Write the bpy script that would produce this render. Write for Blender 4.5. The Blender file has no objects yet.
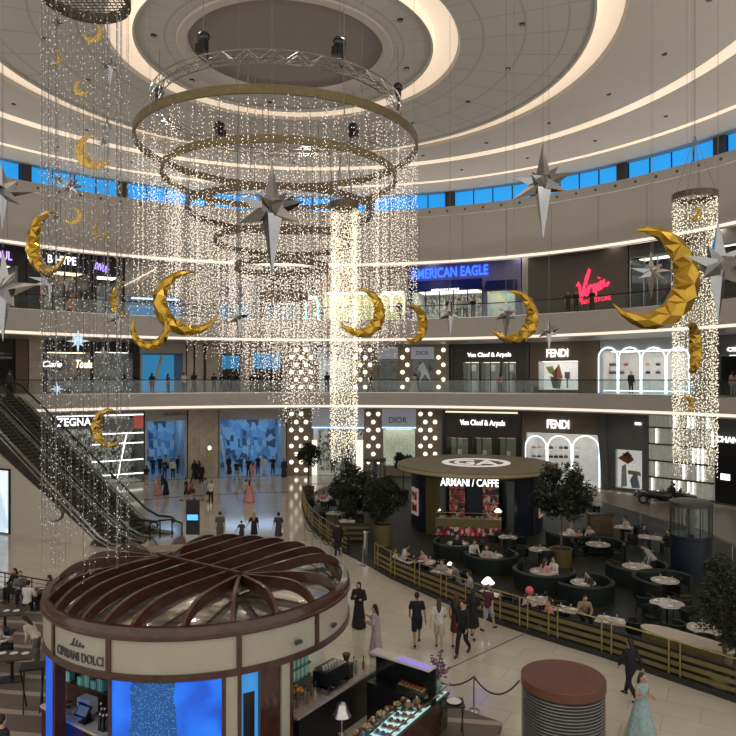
import bpy, math, random
from math import sin, cos, pi, radians as rad, atan2, sqrt
from mathutils import Vector, Matrix
random.seed(7)
RN = random.Random(11)
F, HX, HY, EZ = 680.0, 368.0, 379.5, 9.0        # focal length in pixels, horizon, eye height
CX, CY, RF = -3.4, 28.4, 30.0                   # centre of the round atrium and radius of its balcony edge
Z1, Z2, ZC1, ZC2, ZG = 7.85, 14.1, 12.25, 19.7, 6.5
SC = bpy.context.scene
COL = SC.collection

def P(px, py, d): return Vector(((px-HX)/F*d, d, EZ+(HY-py)/F*d))
def G(px, py, z=0.0):
    d = (EZ-z)*F/(py-HY); return Vector(((px-HX)/F*d, d, z))
def wd(px, R):
    u = (px-HX)/F; a = u*u+1; b = u*CX+CY; c = CX*CX+CY*CY-R*R
    return (b+sqrt(b*b-a*c))/a
def W(px, R, z=0.0):
    d = wd(px, R); return Vector(((px-HX)/F*d, d, z))

# ---------------------------------------------------------------- materials
MATS = {}
def mat(name, col=(.5,.5,.5), r=.5, m=0.0, e=None, es=0.0, var=.12, sc=6.0, bump=0.0, coat=0.0, alpha=1.0, trans=0.0):
    if name in MATS: return MATS[name]
    M = bpy.data.materials.new(name); M.use_nodes = True; nt = M.node_tree
    b = nt.nodes['Principled BSDF']
    b.inputs['Roughness'].default_value = r; b.inputs['Metallic'].default_value = m
    b.inputs['Coat Weight'].default_value = coat; b.inputs['Alpha'].default_value = alpha
    b.inputs['Transmission Weight'].default_value = trans
    tc = nt.nodes.new('ShaderNodeTexCoord'); n = nt.nodes.new('ShaderNodeTexNoise')
    n.inputs['Scale'].default_value = sc; n.inputs['Detail'].default_value = 4
    nt.links.new(tc.outputs['Object'], n.inputs['Vector'])
    cr = nt.nodes.new('ShaderNodeValToRGB')
    cr.color_ramp.elements[0].position = .3; cr.color_ramp.elements[1].position = .7
    cr.color_ramp.elements[0].color = tuple(c*(1-var) for c in col)+(1,)
    cr.color_ramp.elements[1].color = tuple(min(1, c*(1+var)) for c in col)+(1,)
    nt.links.new(n.outputs['Fac'], cr.inputs['Fac']); nt.links.new(cr.outputs['Color'], b.inputs['Base Color'])
    if bump:
        bp = nt.nodes.new('ShaderNodeBump'); bp.inputs['Strength'].default_value = bump
        nt.links.new(n.outputs['Fac'], bp.inputs['Height']); nt.links.new(bp.outputs['Normal'], b.inputs['Normal'])
    if e:
        b.inputs['Emission Color'].default_value = tuple(e)+(1,); b.inputs['Emission Strength'].default_value = es
    MATS[name] = M; return M
def nodes(M): return M.node_tree.nodes, M.node_tree.links, M.node_tree.nodes['Principled BSDF']
def glow(name, col, s, sample=True):
    M = mat(name, tuple(c*.8 for c in col), .5, e=col, es=s)
    if not sample: M.cycles.emission_sampling = 'NONE'
    return M
def glass(name, tint=(.9,.95,.95), fac=.05, r=.02):
    if name in MATS: return MATS[name]
    M = bpy.data.materials.new(name); M.use_nodes = True; nt = M.node_tree; N = nt.nodes; L = nt.links
    N.remove(N['Principled BSDF']); out = N['Material Output']
    t = N.new('ShaderNodeBsdfTransparent'); t.inputs[0].default_value = tint+(1,)
    g = N.new('ShaderNodeBsdfGlossy'); g.inputs['Roughness'].default_value = r
    lw = N.new('ShaderNodeLayerWeight'); lw.inputs[0].default_value = .5
    fr = N.new('ShaderNodeMath'); fr.operation = 'POWER'; fr.inputs[1].default_value = 4; L.new(lw.outputs['Facing'], fr.inputs[0])
    ma = N.new('ShaderNodeMath'); ma.operation = 'MULTIPLY_ADD'; ma.inputs[1].default_value = .5; ma.inputs[2].default_value = fac
    mx = N.new('ShaderNodeMixShader'); L.new(fr.outputs[0], ma.inputs[0]); L.new(ma.outputs[0], mx.inputs[0])
    L.new(t.outputs[0], mx.inputs[1]); L.new(g.outputs[0], mx.inputs[2]); L.new(mx.outputs[0], out.inputs[0])
    MATS[name] = M; return M

wall_m = mat('painted_plaster_wall', (.50,.465,.41), .6, var=.04, sc=.6)
fascia_m = mat('pale_fascia_panel', (.52,.49,.44), .35, var=.04, sc=.5)
drum_m = mat('drum_wall_paint', (.46,.43,.385), .55, var=.04, sc=.3)
strip_m = glow('warm_cove_light', (1,.84,.70), .92)
stone_m = mat('travertine_stone', (.50,.42,.31), .35, var=.2, sc=1.5)
black_m = mat('black_lacquer', (.012,.012,.013), .3)
blackmetal_m = mat('black_metal', (.02,.02,.022), .4, m=.6)
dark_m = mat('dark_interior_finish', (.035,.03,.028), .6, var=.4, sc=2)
steel_m = mat('brushed_steel', (.55,.54,.52), .25, m=1)
brass_m = mat('aged_brass', (.40,.31,.13), .34, m=.85, var=.2)
bronze_m = mat('bronze_hoop_metal', (.17,.13,.065), .5, m=.6, var=.15)
dkbronze_m = mat('dark_bronze_metal', (.10,.075,.05), .45, m=.6, var=.5, sc=20)
white_m = mat('white_paint', (.75,.74,.71), .4, var=.03)
taupe_m = mat('taupe_brown_panel', (.19,.145,.095), .5, var=.08, sc=1)
grey_m = mat('grey_stone_panel', (.13,.13,.125), .4, var=.12, sc=1)
walnut_m = mat('reddish_walnut_wood', (.060,.020,.012), .28, var=.35, sc=5, coat=.4)
cream_m = mat('cream_enamel_panel', (.42,.39,.31), .4, var=.05, sc=2)
glass_m = glass('clear_glass')
sign_m = glow('lit_white_lettering', (1,1,1), 2.2, False)
shop_light = glow('shop_ceiling_light', (1,.95,.86), 3.0)
blue_light = glow('blue_daylight_glazing', (.45,.68,1), 2.2)
blue_dim = glow('dim_blue_glow', (.08,.30,.62), .55)

# ---------------------------------------------------------------- mesh builder
class MB:
    def __init__(s): s.v = []; s.f = []; s.m = []
    def add(s, vs, fs, m=0):
        k = len(s.v); s.v += [tuple(p) for p in vs]; s.f += [tuple(i+k for i in f) for f in fs]; s.m += [m]*len(fs); return s
    def box(s, x0, x1, y0, y1, z0, z1, m=0, M=None):
        vs = [Vector((x, y, z)) for z in (z0, z1) for y in (y0, y1) for x in (x0, x1)]
        if M is not None: vs = [M @ v for v in vs]
        return s.add(vs, [(0,2,3,1),(4,5,7,6),(0,1,5,4),(2,6,7,3),(0,4,6,2),(1,3,7,5)], m)
    def cbox(s, c, sz, m=0, rz=0):
        M = Matrix.Translation(c) @ Matrix.Rotation(rz, 4, 'Z')
        a, b, d = (q/2 for q in sz); return s.box(-a, a, -b, b, -d, d, m, M)
    def beam(s, p, q, w, h, m=0):
        p = Vector(p); q = Vector(q); d = (q-p); L = d.length; d.normalize()
        x = d.cross(Vector((0,0,1)))
        x = Vector((1,0,0)) if x.length < 1e-4 else x.normalized()
        y = x.cross(d); M = Matrix((x, d, y)).transposed().to_4x4(); M.translation = p
        return s.box(-w/2, w/2, 0, L, -h/2, h/2, m, M)
    def tube(s, pts, r, n=8, m=0, cap=True, sq=1.0):
        pts = [Vector(p) for p in pts]; N = len(pts)
        rs = [r]*N if not isinstance(r, (list, tuple)) else r
        vs = []; fs = []; up = None
        for i, p in enumerate(pts):
            d = (pts[min(i+1, N-1)]-pts[max(i-1, 0)]).normalized()
            if up is None: up = Vector((1,0,0)) if abs(d.x) < .8 else Vector((0,1,0))
            a = (up-d*up.dot(d)).normalized(); up = a; b = d.cross(a)
            ri = rs[i]; rx, ry = ri if isinstance(ri, (list, tuple)) else (ri, ri*sq)
            for k in range(n):
                t = 2*pi*k/n; vs.append(p+a*cos(t)*rx+b*sin(t)*ry)
        for i in range(N-1):
            for k in range(n):
                fs.append((i*n+k, i*n+(k+1)%n, (i+1)*n+(k+1)%n, (i+1)*n+k))
        if cap: fs += [tuple(range(n))[::-1], tuple(range((N-1)*n, N*n))]
        return s.add(vs, fs, m)
    def lathe(s, prof, n=32, c=(0,0,0), t0=0.0, t1=2*pi, m=0, closed=False, cap=False):
        full = abs(t1-t0-2*pi) < 1e-6; K = n if full else n+1; J = len(prof); vs = []; fs = []
        for i in range(K):
            t = t0+(t1-t0)*i/n
            for (r, z) in prof: vs.append((c[0]+r*cos(t), c[1]+r*sin(t), c[2]+z))
        for i in range(n):
            a = i*J; b = ((i+1) % K)*J
            for j in range(J if closed else J-1):
                q = (j+1) % J; fs.append((a+j, b+j, b+q, a+q))
        if cap and not full: fs += [tuple(range(J)), tuple(range(n*J, n*J+J))[::-1]]
        return s.add(vs, fs, m)
    def arc(s, R0, R1, z0, z1, t0, t1, n=48, c=(CX,CY,0), m=0):
        return s.lathe([(R0,z0),(R1,z0),(R1,z1),(R0,z1)], n, c, t0, t1, m, True, True)
    def disc(s, c, r, z, n=32, m=0):
        return s.add([(c[0]+r*cos(2*pi*k/n), c[1]+r*sin(2*pi*k/n), z) for k in range(n)], [tuple(range(n))], m)
    def ell(s, c, r, n=10, m=0):
        vs = []; fs = []; H = n//2+1
        for i in range(1, H):
            ph = pi*i/H
            for k in range(n): t = 2*pi*k/n; vs.append((c[0]+r[0]*sin(ph)*cos(t), c[1]+r[1]*sin(ph)*sin(t), c[2]+r[2]*cos(ph)))
        vs += [(c[0], c[1], c[2]+r[2]), (c[0], c[1], c[2]-r[2])]; T = len(vs)-2
        for i in range(H-2):
            for k in range(n): fs.append((i*n+k, (i+1)*n+k, (i+1)*n+(k+1)%n, i*n+(k+1)%n))
        for k in range(n): fs.append((T, k, (k+1)%n)); fs.append((T+1, (H-2)*n+(k+1)%n, (H-2)*n+k))
        return s.add(vs, fs, m)
    def prism(s, pts, z0, z1, m=0):
        n = len(pts); vs = [(p[0], p[1], z0) for p in pts]+[(p[0], p[1], z1) for p in pts]
        a = sum(pts[i][0]*pts[(i+1)%n][1]-pts[(i+1)%n][0]*pts[i][1] for i in range(n))
        fs = [tuple(range(n))[::-1], tuple(range(n, 2*n))]+[(i, (i+1)%n, (i+1)%n+n, i+n) for i in range(n)]
        if a < 0: fs = [f[::-1] for f in fs]
        return s.add(vs, fs, m)
    def plate(s, pts, y0, y1, m=0):            # polygon in local x,z extruded along y
        n = len(pts); vs = [(p[0], y0, p[1]) for p in pts]+[(p[0], y1, p[1]) for p in pts]
        return s.add(vs, [tuple(range(n)), tuple(range(n, 2*n))[::-1]]+[(i, i+n, (i+1)%n+n, (i+1)%n) for i in range(n)], m)
    def xf(s, M, a=0):
        for i in range(a, len(s.v)): s.v[i] = tuple(M @ Vector(s.v[i]))
        return s
    def mesh(s, name, mats, smooth=False):
        me = bpy.data.meshes.new(name); me.from_pydata(s.v, [], s.f)
        for q in (mats if isinstance(mats, (list, tuple)) else [mats]): me.materials.append(q)
        if any(s.m): me.polygons.foreach_set('material_index', s.m)
        if smooth:
            me.polygons.foreach_set('use_smooth', [True]*len(me.polygons))
            try: me.set_sharp_from_angle(angle=rad(38))
            except Exception: pass
        me.update(); return me
    def build(s, name, mats, parent=None, smooth=False, loc=None, rz=None):
        o = bpy.data.objects.new(name, s.mesh(name, mats, smooth)); COL.objects.link(o)
        if parent: o.parent = parent
        if loc is not None: o.location = loc
        if rz is not None: o.rotation_euler.z = rz
        return o
def thing(name, label, cat, loc=(0,0,0), rz=0, group=None):
    o = bpy.data.objects.new(name, None); COL.objects.link(o); o.empty_display_size = .1
    o.location = loc; o.rotation_euler.z = rz; o['label'] = label; o['category'] = cat
    if group: o['group'] = group
    return o
def tag(o, label, cat, group=None):
    o['label'] = label; o['category'] = cat
    if group: o['group'] = group
    return o
def struct(o): o['kind'] = 'structure'; return o
def stuff(o): o['kind'] = 'stuff'; return o
def copy_tree(o, parent=None):
    c = o.copy(); COL.objects.link(c); c.parent = parent
    for ch in list(o.children): copy_tree(ch, c)
    return c
def place(o, loc, rz=0, label=None, sc=None, used=set()):
    """first placement uses the source itself, later ones are copies"""
    c = copy_tree(o) if o.name in used else o
    used.add(o.name)
    c.location = loc; c.rotation_euler.z = rz
    if sc: c.scale = (sc, sc, sc) if not isinstance(sc, tuple) else sc
    if label: c['label'] = label
    return c
def text_mb(s, w, h, depth=.04, shear=0, slab=False):
    """lettering that fills w x h, centred, standing in local x-z, facing -y"""
    cu = bpy.data.curves.new('t', 'FONT'); cu.body = s; cu.extrude = .02; cu.resolution_u = 3; cu.shear = shear
    if slab: cu.offset = .012
    o = bpy.data.objects.new('t', cu); COL.objects.link(o); bpy.context.view_layer.update()
    me = o.to_mesh(); vs = [v.co.copy() for v in me.vertices]; fs = [tuple(p.vertices) for p in me.polygons]; o.to_mesh_clear()
    bpy.data.objects.remove(o); bpy.data.curves.remove(cu)
    xs = [v.x for v in vs]; ys = [v.y for v in vs]; x0, x1, y0, y1 = min(xs), max(xs), min(ys), max(ys)
    mb = MB(); mb.add([((v.x-(x0+x1)/2)*w/(x1-x0), -v.z/.02*depth/2, (v.y-(y0+y1)/2)*h/(y1-y0)) for v in vs], fs)
    return mb

# ---------------------------------------------------------------- camera and light
cam = bpy.data.cameras.new('camera'); co = bpy.data.objects.new('camera', cam); COL.objects.link(co)
co.location = (0, 0, EZ); co.rotation_euler = (pi/2, 0, 0)
cam.sensor_width = 36; cam.lens = 36*F/736; cam.shift_y = (HY-368)/736; cam.clip_end = 300; cam.clip_start = .2
SC.camera = co
w = bpy.data.worlds.new('world'); SC.world = w; w.use_nodes = True
bg = w.node_tree.nodes['Background']; bg.inputs[0].default_value = (1, .96, .90, 1); bg.inputs[1].default_value = .95
SC.view_settings.view_transform = 'Standard'; SC.view_settings.look = 'None'; SC.view_settings.gamma = 1
SC.view_settings.exposure = 0.0; SC.view_settings.use_curve_mapping = False
SC.cycles.use_denoising = True; SC.cycles.max_bounces = 6; SC.cycles.transparent_max_bounces = 24
SC.cycles.caustics_reflective = False; SC.cycles.caustics_refractive = False; SC.cycles.sample_clamp_indirect = 4
def area(loc, size, power, col=(1,.93,.84), rot=(0,0,0), spread=None):
    l = bpy.data.lights.new('downlight_and_fill_lamp', 'SPOT'); l.shadow_soft_size = .09; l.energy = power*1.3; l.color = col
    l.spot_size = rad(spread or 150); l.spot_blend = .8
    o = bpy.data.objects.new('downlight_and_fill_lamp', l); COL.objects.link(o); o.location = loc; o.rotation_euler = rot; return o
for R_, n_, p_ in ((5.2, 5, 120), (10, 9, 120), (16.8, 14, 95)):
    for k in range(n_):
        t = 2*pi*k/n_+.3; area((CX+R_*cos(t), CY+R_*sin(t), 22.0 if R_ < 14 else 23.2), .7, p_, spread=130)
for k in range(20):                               # unseen uplights added along the gallery edge to brighten the ceiling
    t = 2*pi*k/20+.1; o = area((CX+(RF-.4)*cos(t), CY+(RF-.4)*sin(t), 15.4), .3, 850, spread=140)
    o.rotation_euler = Vector((-.75*cos(t), -.75*sin(t), 1)).to_track_quat('-Z', 'Y').to_euler()
for k in range(11):  # added spots under the gallery ceilings to brighten the walkways
    t = rad(20+k*13.5)
    for z_, p_, R_ in ((ZG-.08, 70, 33.4), (ZC1-.05, 40, 33.2), (ZC2-.05, 35, 32.6)):
        area((CX+R_*cos(t), CY+R_*sin(t), z_), .5, p_)

# ---------------------------------------------------------------- setting: floors, balconies, ceiling
T0, T1 = rad(-18), rad(198)
fm = mat('polished_cream_marble', (.60,.555,.475), .10, sc=1.2, var=.1)
N_, L_, B_ = nodes(fm)
tc = N_.new('ShaderNodeTexCoord'); br = N_.new('ShaderNodeTexBrick'); br.offset = 0.5
br.inputs['Scale'].default_value = 1; br.inputs['Mortar Size'].default_value = .008
br.inputs['Brick Width'].default_value = 1.8; br.inputs['Row Height'].default_value = .9
br.inputs['Color1'].default_value = (.60,.56,.48,1); br.inputs['Color2'].default_value = (.66,.615,.53,1); br.inputs['Mortar'].default_value = (.38,.35,.29,1)
mp = N_.new('ShaderNodeMapping'); mp.inputs['Rotation'].default_value = (0,0,.5)
L_.new(tc.outputs['Object'], mp.inputs[0]); L_.new(mp.outputs[0], br.inputs[0])
mxx = N_.new('ShaderNodeMix'); mxx.data_type = 'RGBA'; mxx.blend_type = 'MULTIPLY'; mxx.inputs[0].default_value = .35
L_.new(br.outputs[0], mxx.inputs[6]); L_.new(B_.inputs['Base Color'].links[0].from_socket, mxx.inputs[7]); L_.new(mxx.outputs[2], B_.inputs['Base Color'])
MB().prism([(-47,-6),(40,-6),(40,76),(-47,76)], -.3, 0).build('floor', fm)
struct(bpy.data.objects['floor'])
inl = mat('dark_marble_inlay', (.16,.13,.10), .15)
struct(MB().arc(26.0, 26.25, -.01, .006, rad(92), rad(170)).arc(35.4, 35.75, -.01, .006, rad(20), rad(170)).build('trim_1', inl))
b = MB(); p0 = G(440, 672.7); p1 = G(524, 634); b.beam(p0, p1, .05, .012); b.beam(G(240,672), G(300,575), .05, .012)
struct(b.build('trim_2', inl))
taupe_floor = mat('taupe_stone_floor', (.20,.165,.13), .4, sc=8)
struct(MB().prism([G(560,488), G(640,496), G(700,505), G(775,517), G(775,560), G(700,533), G(640,519), G(585,503)], -.01, .008).build('trim_3', taupe_floor))
MB().arc(RF, 43, ZG, Z1, T0, T1, 90).build('floor', fascia_m)
MB().arc(RF, 43, ZC1, Z2, T0, T1, 90).build('floor', fascia_m)
for o in bpy.data.objects:
    if o.name.startswith('floor.'): struct(o)
# glowing cove strips with a thin lip under each edge
for i, z in enumerate((6.62, 12.3, 18.72)):
    struct(MB().arc(RF-.07, RF+.02, z, z+.20, T0, T1, 120).build('trim_%d' % (4+2*i), strip_m))
    struct(MB().arc(RF-.11, RF-.02, z+.20, z+.32, T0, T1, 120).arc(RF-.09, RF+.02, z-.07, z, T0, T1, 120).build('trim_%d' % (5+2*i), fascia_m))
# drum wall above level two
dw = MB().arc(RF, RF+.5, 18.72, 22.65, T0, T1, 120)
dw.arc(RF-.25, RF+.5, 22.65, 23.35, T0, T1, 120); dw.arc(RF, 43, ZC2, ZC2+.3, T0, T1, 90)
for k in range(26):
    t = rad(5+k*7); dw.arc(RF-.012, RF+.02, 18.95, 22.6, t, t+.0012, 1, m=1)
struct(dw.build('wall_back', [drum_m, mat('panel_joint', (.25,.23,.2), .7)]))
# clerestory
piers = [-75, 25, 122, 210, 290, 370, 450, 536, 623, 721, 830]
def ang(px, R): p = W(px, R); return atan2(p.y-CY, p.x-CX)
pier_m = mat('dark_pier_cladding', (.045,.043,.045), .5)
pw = MB()
for px in piers:
    t = ang(px, 30.6); pw.arc(30.3, 31.2, 23.3, 25.2, t-.012, t+.012, 2)
pw.arc(30.6, 31.2, 24.95, 25.6, T0, T1, 90)
struct(pw.build('trim_10', pier_m))
bm = glow('blue_sky_glazing', (.015,.27,.86), .95)
N_, L_, B_ = nodes(bm); tc = N_.new('ShaderNodeTexCoord'); wv = N_.new('ShaderNodeTexNoise'); wv.inputs['Scale'].default_value = .25
cr = N_.new('ShaderNodeValToRGB'); cr.color_ramp.elements[0].color = (.012,.25,.66,1); cr.color_ramp.elements[1].color = (.03,.38,.80,1)
L_.new(tc.outputs['Object'], wv.inputs[0]); L_.new(wv.outputs[0], cr.inputs[0]); L_.new(cr.outputs[0], B_.inputs['Emission Color'])
for i in range(len(piers)-1):
    a, b_ = ang(piers[i], 30.6)-.012, ang(piers[i+1], 30.6)+.012
    g = MB().arc(30.75, 30.8, 23.3, 25.05, b_, a, 10)
    for q in range(0, 5):
        t = a+(b_-a)*q/4; g.arc(30.68, 30.76, 23.3, 25.05, t-.0012, t+.0012, 1, m=1)
    struct(g.build('window_%d' % (i+1), [bm, blackmetal_m]))
spot = thing('wall_spotlight', 'small black round spotlight set in the band under the blue windows', 'spotlight', group='spotlights in the band under the windows')
MB().tube([(0,-.02,0),(0,.12,0)], .10, 10).build('housing', blackmetal_m, spot, True)
MB().tube([(0,-.035,0),(0,-.02,0)], .06, 10).build('lens', mat('lamp_lens', (.2,.18,.15), .2), spot, True)
for k in range(44):
    t = rad(24+k*2.9); place(spot, (CX+(RF-.27)*cos(t), CY+(RF-.27)*sin(t), 23.0), t-pi/2)

# ceiling: plates and coves, all concentric with the atrium
ceil_m = mat('ceiling_plaster', (.47,.435,.385), .65, var=.03, sc=.3)
tile_m = mat('stretched_ceiling_fabric', (.44,.42,.375), .65, var=.03, sc=.4)
N_, L_, B_ = nodes(tile_m)                        # seams of the fabric panels: radial and ring lines
tc = N_.new('ShaderNodeTexCoord'); sx = N_.new('ShaderNodeSeparateXYZ'); L_.new(tc.outputs['Object'], sx.inputs[0])
def mth(op, a, b_=None, c=None):
    n = N_.new('ShaderNodeMath'); n.operation = op
    for i, q in enumerate((a, b_, c)):
        if q is None: continue
        if isinstance(q, (int, float)): n.inputs[i].default_value = q
        else: L_.new(q, n.inputs[i])
    return n.outputs[0]
an = mth('ARCTAN2', sx.outputs[1], sx.outputs[0]); rr = mth('SQRT', mth('ADD', mth('MULTIPLY', sx.outputs[0], sx.outputs[0]), mth('MULTIPLY', sx.outputs[1], sx.outputs[1])))
l1 = mth('LESS_THAN', mth('FRACT', mth('MULTIPLY', an, 36/(2*pi))), .045)
l2 = mth('LESS_THAN', mth('FRACT', mth('MULTIPLY', rr, .62)), .06)
ln = mth('MULTIPLY', mth('MAXIMUM', l1, l2), .42)
mx2 = N_.new('ShaderNodeMix'); mx2.data_type = 'RGBA'; mx2.inputs[7].default_value = (.24,.21,.175,1)
L_.new(ln, mx2.inputs[0]); L_.new(B_.inputs['Base Color'].links[0].from_socket, mx2.inputs[6]); L_.new(mx2.outputs[2], B_.inputs['Base Color'])
cove_m = glow('warm_ceiling_cove', (1,.81,.62), .60)
disc_m = mat('mauve_grey_oculus_membrane', (.215,.185,.175), .7, var=.05, sc=.3)
cl = MB(); H0 = 13.6
def ring(r0, z0, r1, z1, m): cl.lathe([(r0, z0), (r1, z1)], 128, m=m)
ring(0.001, H0+.25, 4.0, H0+.25, 2); ring(4.0, H0+.25, 4.05, H0, 0); ring(4.05, H0, 4.4, H0, 0); ring(4.4, H0, 4.45, H0+.06, 0)
ring(4.45, H0+.06, 6.0, H0+.06, 1); ring(6.0, H0+.06, 6.03, H0-.05, 0); ring(6.03, H0-.05, 6.1, H0-.05, 0)
ring(6.1, H0-.05, 6.15, H0+.3, 3); ring(6.15, H0+.3, 7.1, H0+.12, 3); ring(7.1, H0+.12, 7.2, H0-.02, 0)
ring(7.2, H0-.02, 12.2, H0+.0, 1); ring(12.2, H0, 12.22, H0-.08, 0); ring(12.22, H0-.08, 12.3, H0-.08, 0); ring(12.3, H0-.08, 12.35, H0+.35, 3)
ring(12.35, H0+.35, 13.3, H0+.2, 3); ring(13.3, H0+.2, 13.4, H0+.05, 0)
ring(13.4, H0+.05, 19.75, 15.02, 0); ring(19.75, 15.02, 19.76, 15.12, 0); ring(19.76, 15.12, 20.6, 15.06, 3); ring(20.6, 15.06, 20.7, 15.1, 0)
ring(20.7, 15.1, 26.1, 15.5, 0); ring(26.1, 15.5, 26.11, 15.56, 0); ring(26.11, 15.56, 26.5, 15.48, 3); ring(26.5, 15.48, 26.55, 15.5, 0)
ring(26.55, 15.5, 31.2, 15.75, 0); ring(31.2, 15.75, 31.25, 16.6, 0)
ring(31.25, 16.6, 31.0, 17.2, 0); ring(31.0, 17.2, .01, 17.2, 0)
struct(cl.build('ceiling', [ceil_m, tile_m, disc_m, cove_m], loc=(CX, CY, EZ)))
dl = thing('ceiling_downlight', 'small dark downlight recessed in the pale ceiling', 'downlight', group='recessed ceiling downlights')
MB().tube([(0,0,-.03),(0,0,.1)], .11, 10).build('trim_ring', blackmetal_m, dl, True)
MB().disc((0,0), .07, -.035, 10).build('lens', mat('lamp_lens'), dl)
for r_, n_, h_ in ((5.3, 8, H0+.06), (9.6, 16, H0), (16.5, 24, None), (23.5, 30, None)):
    for k in range(n_):
        t = 2*pi*(k+.35)/n_
        if h_ is None: h2 = 13.65+(r_-13.4)*1.4/6.5 if r_ < 20 else 15.1+(r_-20.7)*.4/5.4
        else: h2 = h_
        place(dl, (CX+r_*cos(t), CY+r_*sin(t), EZ+h2-.02))
# plain walls of the galleries outside the view, and backing behind the shops
bk = MB()
for z0, z1 in ((0, ZG), (Z1, ZC1), (Z2, ZC2)):
    bk.arc(36, 36.4, z0, z1, T0, rad(14), 12); bk.arc(36, 36.4, z0, z1, rad(158), T1, 14)
    bk.arc(42.8, 43.2, z0, z1, T0, T1, 60)
struct(bk.build('wall_left', wall_m))
# glass balustrades of the two galleries
for z, lab in ((Z1, 'long curved glass balustrade with dark handrail on the first gallery'), (Z2, 'long curved glass balustrade with dark handrail on the upper gallery')):
    t = thing('glass_balustrade', lab, 'balustrade', (CX, CY, z))
    n_ = 52; a0, a1 = rad(8), rad(172)
    pm = None
    for k in range(n_):
        q0 = a0+(a1-a0)*k/n_; q1 = a0+(a1-a0)*(k+1)/n_-.0012
        MB().arc(RF+.1, RF+.12, .02, 1.08, q0, q1, 2, c=(0,0,0)).build('glass_panel', glass_m, t)
    MB().lathe([(RF+.07,1.08),(RF+.15,1.08),(RF+.15,1.15),(RF+.07,1.15)], 120, t0=a0, t1=a1, closed=True).build('handrail', blackmetal_m, t, True)
    MB().arc(RF+.06, RF+.16, 0, .06, a0, a1, 120, c=(0,0,0)).build('base_rail', steel_m, t)
# ---------------------------------------------------------------- shopfronts
LV = {'G': (0.0, ZG, 36.0), '1': (Z1, ZC1, 36.0), '2': (Z2, ZC2, 33.0)}
class Front:
    def __init__(s, lv, px1, px2, label, name='shopfront', cat='shopfront', off=0.0):
        s.z0, s.z1, R = LV[lv]; R += off; p, q = W(px1, R), W(px2, R); s.o = (p+q)/2; s.o.z = 0
        s.u = (q-p).normalized(); s.n = Vector((-s.u.y, s.u.x, 0)); s.rz = atan2(s.u.y, s.u.x)
        s.px1, s.px2 = px1, px2; s.L = (q-p).length; s.cols = []
        s.t = thing(name, label, cat, (s.o.x, s.o.y, s.z0), s.rz)
    def d(s, px, y=0):                        # depth where the pixel's ray meets the plane at local y
        u = Vector(((px-HX)/F, 1, 0)); return (s.o+s.n*y).dot(s.n)/u.dot(s.n)
    def x(s, px, y=0): d = s.d(px, y); return (Vector(((px-HX)/F*d, d, 0))-s.o).dot(s.u)
    def z(s, px, py, y=0): return EZ+(HY-py)/F*s.d(px, y)-s.z0
    def r(s, px1, py1, px2, py2, y=0):        # rect in local x, z ; py None = ceiling / floor
        m = (px1+px2)/2
        return (s.x(px1, y), s.x(px2, y), 0.0 if py2 is None else s.z(m, py2, y), s.z1-s.z0 if py1 is None else s.z(m, py1, y))
    def slab(s, name, rc, y0, y1, m, parent=None):
        return MB().box(rc[0], rc[1], y0, y1, rc[2], rc[3]).build(name, m, parent or s.t)
    def wall(s, name, rc, ops, m, th=.25):    # wall with rectangular openings
        xs = sorted({rc[0], rc[1], *[o[0] for o in ops], *[o[1] for o in ops]})
        b = MB()
        for a, c in zip(xs, xs[1:]):
            if c-a < 1e-4: continue
            mid = (a+c)/2; zz = rc[2]
            for o in sorted([o for o in ops if o[0] <= mid <= o[1]], key=lambda o: o[2]):
                if o[2] > zz+1e-3: b.box(a, c, 0, th, zz, o[2])
                zz = max(zz, o[3])
            if rc[3] > zz+1e-3: b.box(a, c, 0, th, zz, rc[3])
        return b.build(name, m, s.t)
    def niche(s, rc, depth, back, side=None, floor=None, light=None, glz=True, th=.25, lw=.5):
        x0, x1, z0, z1 = rc; y0, y1 = th, th+depth; side = side or back
        b = MB().box(x0-.05, x1+.05, y1, y1+.08, z0, z1+.05).box(x0-.08, x0, y0, y1, z0, z1, 1).box(x1, x1+.08, y0, y1, z0, z1, 1)
        b.box(x0, x1, y0, y1, z1, z1+.08, 1).box(x0, x1, y0, y1, z0-.04, z0+.02, 2)
        o = b.build('display_interior', [back, side, floor or side], s.t)
        if light: MB().box(x0+(x1-x0)*.08, x1-(x1-x0)*.08, y0+depth*.1, y0+depth*(.1+lw), z1-.05, z1-.01).build('ceiling_light', light, s.t)
        if glz: MB().box(x0, x1, .06, .075, z0, z1).build('window_glass', glass_m, s.t)
        return o
    def frame(s, rc, w_, m, name='window_frame', y0=-.04, y1=.1, n=1):
        x0, x1, z0, z1 = rc; b = MB()
        b.box(x0-w_, x0, y0, y1, z0, z1+w_).box(x1, x1+w_, y0, y1, z0, z1+w_).box(x0, x1, y0, y1, z1, z1+w_)
        for k in range(1, n): q = x0+(x1-x0)*k/n; b.box(q-w_/2, q+w_/2, y0, y1, z0, z1)
        return b.build(name, m, s.t)
    def sign(s, txt, px1, py1, px2, py2, m=None, y=-.08, depth=.06, shear=0, rot=0, slab=True, name='sign_lettering'):
        rc = s.r(px1, py1, px2, py2, y); b = text_mb(txt, rc[1]-rc[0], rc[3]-rc[2], depth, shear, slab)
        b.xf(Matrix.Translation(((rc[0]+rc[1])/2, y, (rc[2]+rc[3])/2)) @ Matrix.Rotation(-rot, 4, 'Y'))
        o = b.build(name, m or sign_m, s.t); o['label'] = 'lettering reading '+txt if False else 'raised sign lettering'; return o
    def at(s, px, y, z=0): x_ = s.x(px, y); return Vector((s.o.x, s.o.y, s.z0+z))+s.u*x_+s.n*y

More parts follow.
